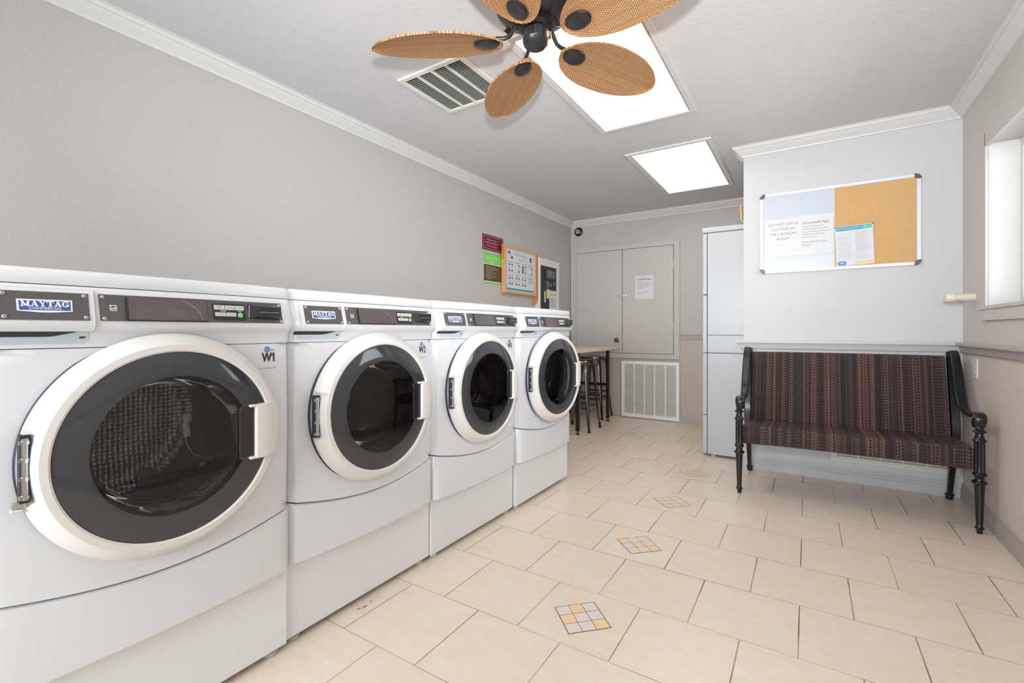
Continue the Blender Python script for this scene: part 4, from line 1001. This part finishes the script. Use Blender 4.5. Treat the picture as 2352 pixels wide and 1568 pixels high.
n_ = b.build('paper_notice', [M['paper'], M['sticker_blue'], M['grey_ink']], smooth=0, loc=(XL + .0635, 4.815, 1.50)); tag(n_, 'white instruction sheet on the lower right of the payment kiosk', 'notice')

# ------------------------------------------------------------ high table and stools
t = tag(empty('high_table', (-2.18, 4.62, 0)), 'high table with pale stone patterned top and black metal legs', 'table')
def tb(mb, x0, x1, y0, y1, z0, z1): return mb.box(x0 + 2.18, x1 + 2.18, y0 - 4.62, y1 - 4.62, z0, z1)
b = MB(); tb(b, -2.50, -1.845, 3.96, 5.20, .822, .853); b.build('table_top', M['table_top'], t, smooth=0, bevel=.003)
b = MB()
for y in (4.25, 5.08): tb(b, -2.47, -1.90, y - .035, y + .035, .812, .822)
b.build('top_bracket', M['black_metal'], t, smooth=0)
for x in (-1.94, -2.44):
    for y in (4.25, 5.08):
        b = MB(); tb(b, x - .018, x + .018, y - .018, y + .018, .035, .813); lg = b.build('leg', M['black_metal'], t, smooth=0, bevel=.003)
        b = MB(); b.lathe([(.024, 0), (.024, .004), (.006, .010), (.006, .036)], Matrix.Translation((x + 2.18, y - 4.62, 0)), 16); b.build('foot_pad', M['rubber'], lg)
b = MB()
for y in (4.25, 5.08): tb(b, -2.42, -1.96, y - .012, y + .012, .405, .435)
b.build('crossbar', M['black_metal'], t, smooth=0)
def stool(x, y, rz, label):
    r = tag(empty('bar_stool', (x, y, 0), rz), label, 'stool', 'metal bar stools at the high table')
    b = MB(); b.lathe([(.120, .735), (.150, .733), (.165, .728), (.168, .715), (.166, .700), (.160, .690), (.158, .700), (.150, .715), (.001, .722)], n=36); b.build('seat', M['gun'], r)
    for k in range(4):
        a = radians(45 + 90 * k); cxx, cyy = cos(a), sin(a)
        b = MB(); pts = [(.128, .705), (.150, .680), (.158, .60), (.185, .34), (.212, .10), (.222, .05)]
        side = (-cyy, cxx, 0)
        b.strap([(p * cxx, p * cyy, z) for p, z in pts], side, [.05, .048, .042, .036, .030, .026], .014); lg = b.build('leg', M['gun'], r, smooth=40)
        b = MB(); b.tube([(.222 * cxx, .222 * cyy, .052), (.226 * cxx, .226 * cyy, .02), (.228 * cxx, .228 * cyy, 0)], [.012, .013, .017], 12); b.build('rubber_tip', M['rubber'], lg)
    for zz, rr, sel in ((.235, .196, (0, 1, 2, 3)), (.30, .188, (0,)), (.30, .188, (2,))):
        b = MB()
        for k in sel:
            a0, a1 = radians(45 + 90 * k), radians(135 + 90 * k)
            b.strap([(rr * cos(a0), rr * sin(a0), zz), (rr * cos(a1), rr * sin(a1), zz)], (0, 0, 1), .024, .006)
        b.build('footrest', M['gun'], r, smooth=0)
stool(-2.035, 4.525, radians(2), 'gunmetal bar stool nearer the washing machines, in front of the other stool')
stool(-2.18, 5.26, radians(0), 'gunmetal bar stool pushed close to the far wall under the table')

# ------------------------------------------------------------ bench
t = tag(empty('bench', (.187, 3.55, 0)), 'dark wicker two seat bench with black turned metal frame under the notice board', 'bench')
BX, BY = .187, 3.55
fl_prof = [(.010, 0), (.0115, .010), (.012, .022), (.018, .026), (.0185, .031), (.014, .036), (.0135, .05), (.0205, .240), (.0215, .252), (.029, .257), (.031, .262), (.029, .267), (.020, .272), (.0175, .280), (.021, .294), (.028, .300), (.029, .305), (.025, .311), (.0205, .314)]
def fleg(x, y, m, par):
    b = MB(); T = Matrix.Translation((x - BX, y - BY, 0)); b.lathe(fl_prof, T, 24, True, False)
    n = 48; rs = []
    for z in (.314, .318, .462, .466):
        rs.append([T @ Vector((((.0205 if z in (.314, .466) else .0195 + .0022 * cos(12 * 2 * pi * i / n)) * cos(2 * pi * i / n)), ((.0205 if z in (.314, .466) else .0195 + .0022 * cos(12 * 2 * pi * i / n)) * sin(2 * pi * i / n)), z)) for i in range(n)])
    b.rings(rs, cap0=False, cap1=False)
    b.lathe([(.0205, .466), (.026, .470), (.028, .475), (.026, .480), (.021, .484), (.0155, .508), (.0155, .514), (.025, .518), (.027, .522), (.025, .526), (.017, .531), (.017, .542)], T, 24, False, True)
    b.build('front_leg', m, par, smooth=40)
for x in (-.370, .742): fleg(x, 3.285, M['black_metal'], t)
for sx, x in ((-1, -.364), (1, .738)):
    b = MB(); X = x - BX
    b.strap([(X, 3.860 - BY, 0), (X, 3.858 - BY, .03), (X, 3.80 - BY, .20), (X, 3.735 - BY, .34), (X, 3.715 - BY, .42), (X, 3.735 - BY, .52), (X, 3.785 - BY, .74), (X, 3.832 - BY, .895), (X, 3.838 - BY, .908)], (1, 0, 0), [.026, .028, .034, .042, .046, .046, .046, .046, .040], .030)
    b.lathe([(.017, .0), (.019, .008), (.019, .022), (.023, .026), (.023, .031), (.018, .036)], Matrix.Translation((X, 3.860 - BY, 0)), 16)
    b.build('rear_post', M['black_metal'], t, smooth=40)
    # arm: flat strap from the scroll over the front leg, sweeping up to the post top
    xo = X + sx * .010
    pts = [(3.262, .560), (3.250, .575), (3.250, .595), (3.262, .608), (3.285, .613), (3.32, .606), (3.38, .588), (3.45, .580), (3.52, .582), (3.58, .598), (3.635, .635), (3.675, .690), (3.71, .76), (3.745, .83), (3.785, .885), (3.822, .912)]
    xs = [X - sx * .0 + (xo - X) * min(1, max(0, (p[0] - 3.3) / .2)) for p in pts]
    b = MB(); b.strap([(xx, p[0] - BY, p[1]) for xx, p in zip(xs, pts)], (1, 0, 0), [.044, .046, .048, .050, .050, .048, .040, .036, .038, .042, .046, .048, .048, .046, .044, .042], .018)
    b.lathe([(.020, -.023), (.0225, -.021), (.0225, .021), (.020, .023)], Matrix.Translation((X, 3.285 - BY, .568)) @ Matrix.Rotation(pi / 2, 4, 'Y'), 24)
    b.lathe([(.022, .542), (.024, .550), (.022, .575)], Matrix.Translation((X, 3.285 - BY, 0)), 24)
    b.build('armrest', M['black_metal'], t, smooth=40)
# seat
sx0, sx1 = -.348 - BX, .716 - BX
nx = 40; rs = []
def seat_ring(x, f):
    dip = .008 * (1 - (2 * f - 1) ** 2)
    P_ = [(3.275, .322 + dip * 1.2), (3.270, .34), (3.270, .418), (3.276, .432), (3.290, .437), (3.40, .434), (3.60, .424), (3.735, .415), (3.735, .37), (3.60, .345)]
    return [(x, y - BY, z) for y, z in P_]
for i in range(nx + 1):
    f = i / nx; rs.append(seat_ring(sx0 + (sx1 - sx0) * f, f))
b = MB(); b.rings(rs); o = b.build('seat', M['wicker_bench'], t, smooth=50)
def seat_uv(co, n_):
    y, z = co.y + BY, co.z
    return (co.x + 3.0, (3.3 - y + 5.0) if n_.z > .6 else (z + 4.0) if abs(n_.y) > .5 else (z - y + 6.0))
add_uv(o, seat_uv)
b = MB(); b.box(sx0 - .004, sx1 + .004, 3.30 - BY, 3.325 - BY, .325, .40); b.box(sx0 - .004, sx1 + .004, 3.70 - BY, 3.73 - BY, .36, .40); b.build('seat_frame', M['black_metal'], t, smooth=0)
# back rest
rs = []
for i in range(nx + 1):
    f = i / nx; x = (-.3435 + (.708 + .3435) * f) - BX; tp = .0025 * (1 - (2 * f - 1) ** 2)
    P_ = [(3.704, .413), (3.716, .47), (3.752, .64), (3.796, .82), (3.812, .878), (3.826, .886 + tp), (3.838, .884), (3.842, .872), (3.822, .80), (3.782, .64), (3.742, .46), (3.730, .413)]
    rs.append([(x, y - BY, z) for y, z in P_])
b = MB(); b.rings(rs); o = b.build('backrest', M['wicker_bench'], t, smooth=50); add_uv(o, lambda co, n_: (co.x + 3.0, co.z + 4.0))

# ------------------------------------------------------------ small stains and bits
b = MB()
rr = random.Random(3)
for cx0, cy0, sc in ((-1.404, 1.165, .011), (-1.412, 1.14, .007), (-1.412, 1.20, .006)):
    pts = [(cx0 + sc * .45 * cos(a) * rr.uniform(.3, 1.2), cy0 + sc * 1.3 * sin(a) * rr.uniform(.3, 1.2), .0006) for a in [i * pi / 6 for i in range(12)]]
    b.add(pts, [tuple(range(12))])
tag(b.build('rust_stain', M['rust'], smooth=0), 'rust coloured stains on the tiles along the base of washer W2', 'stain', kind='stuff')
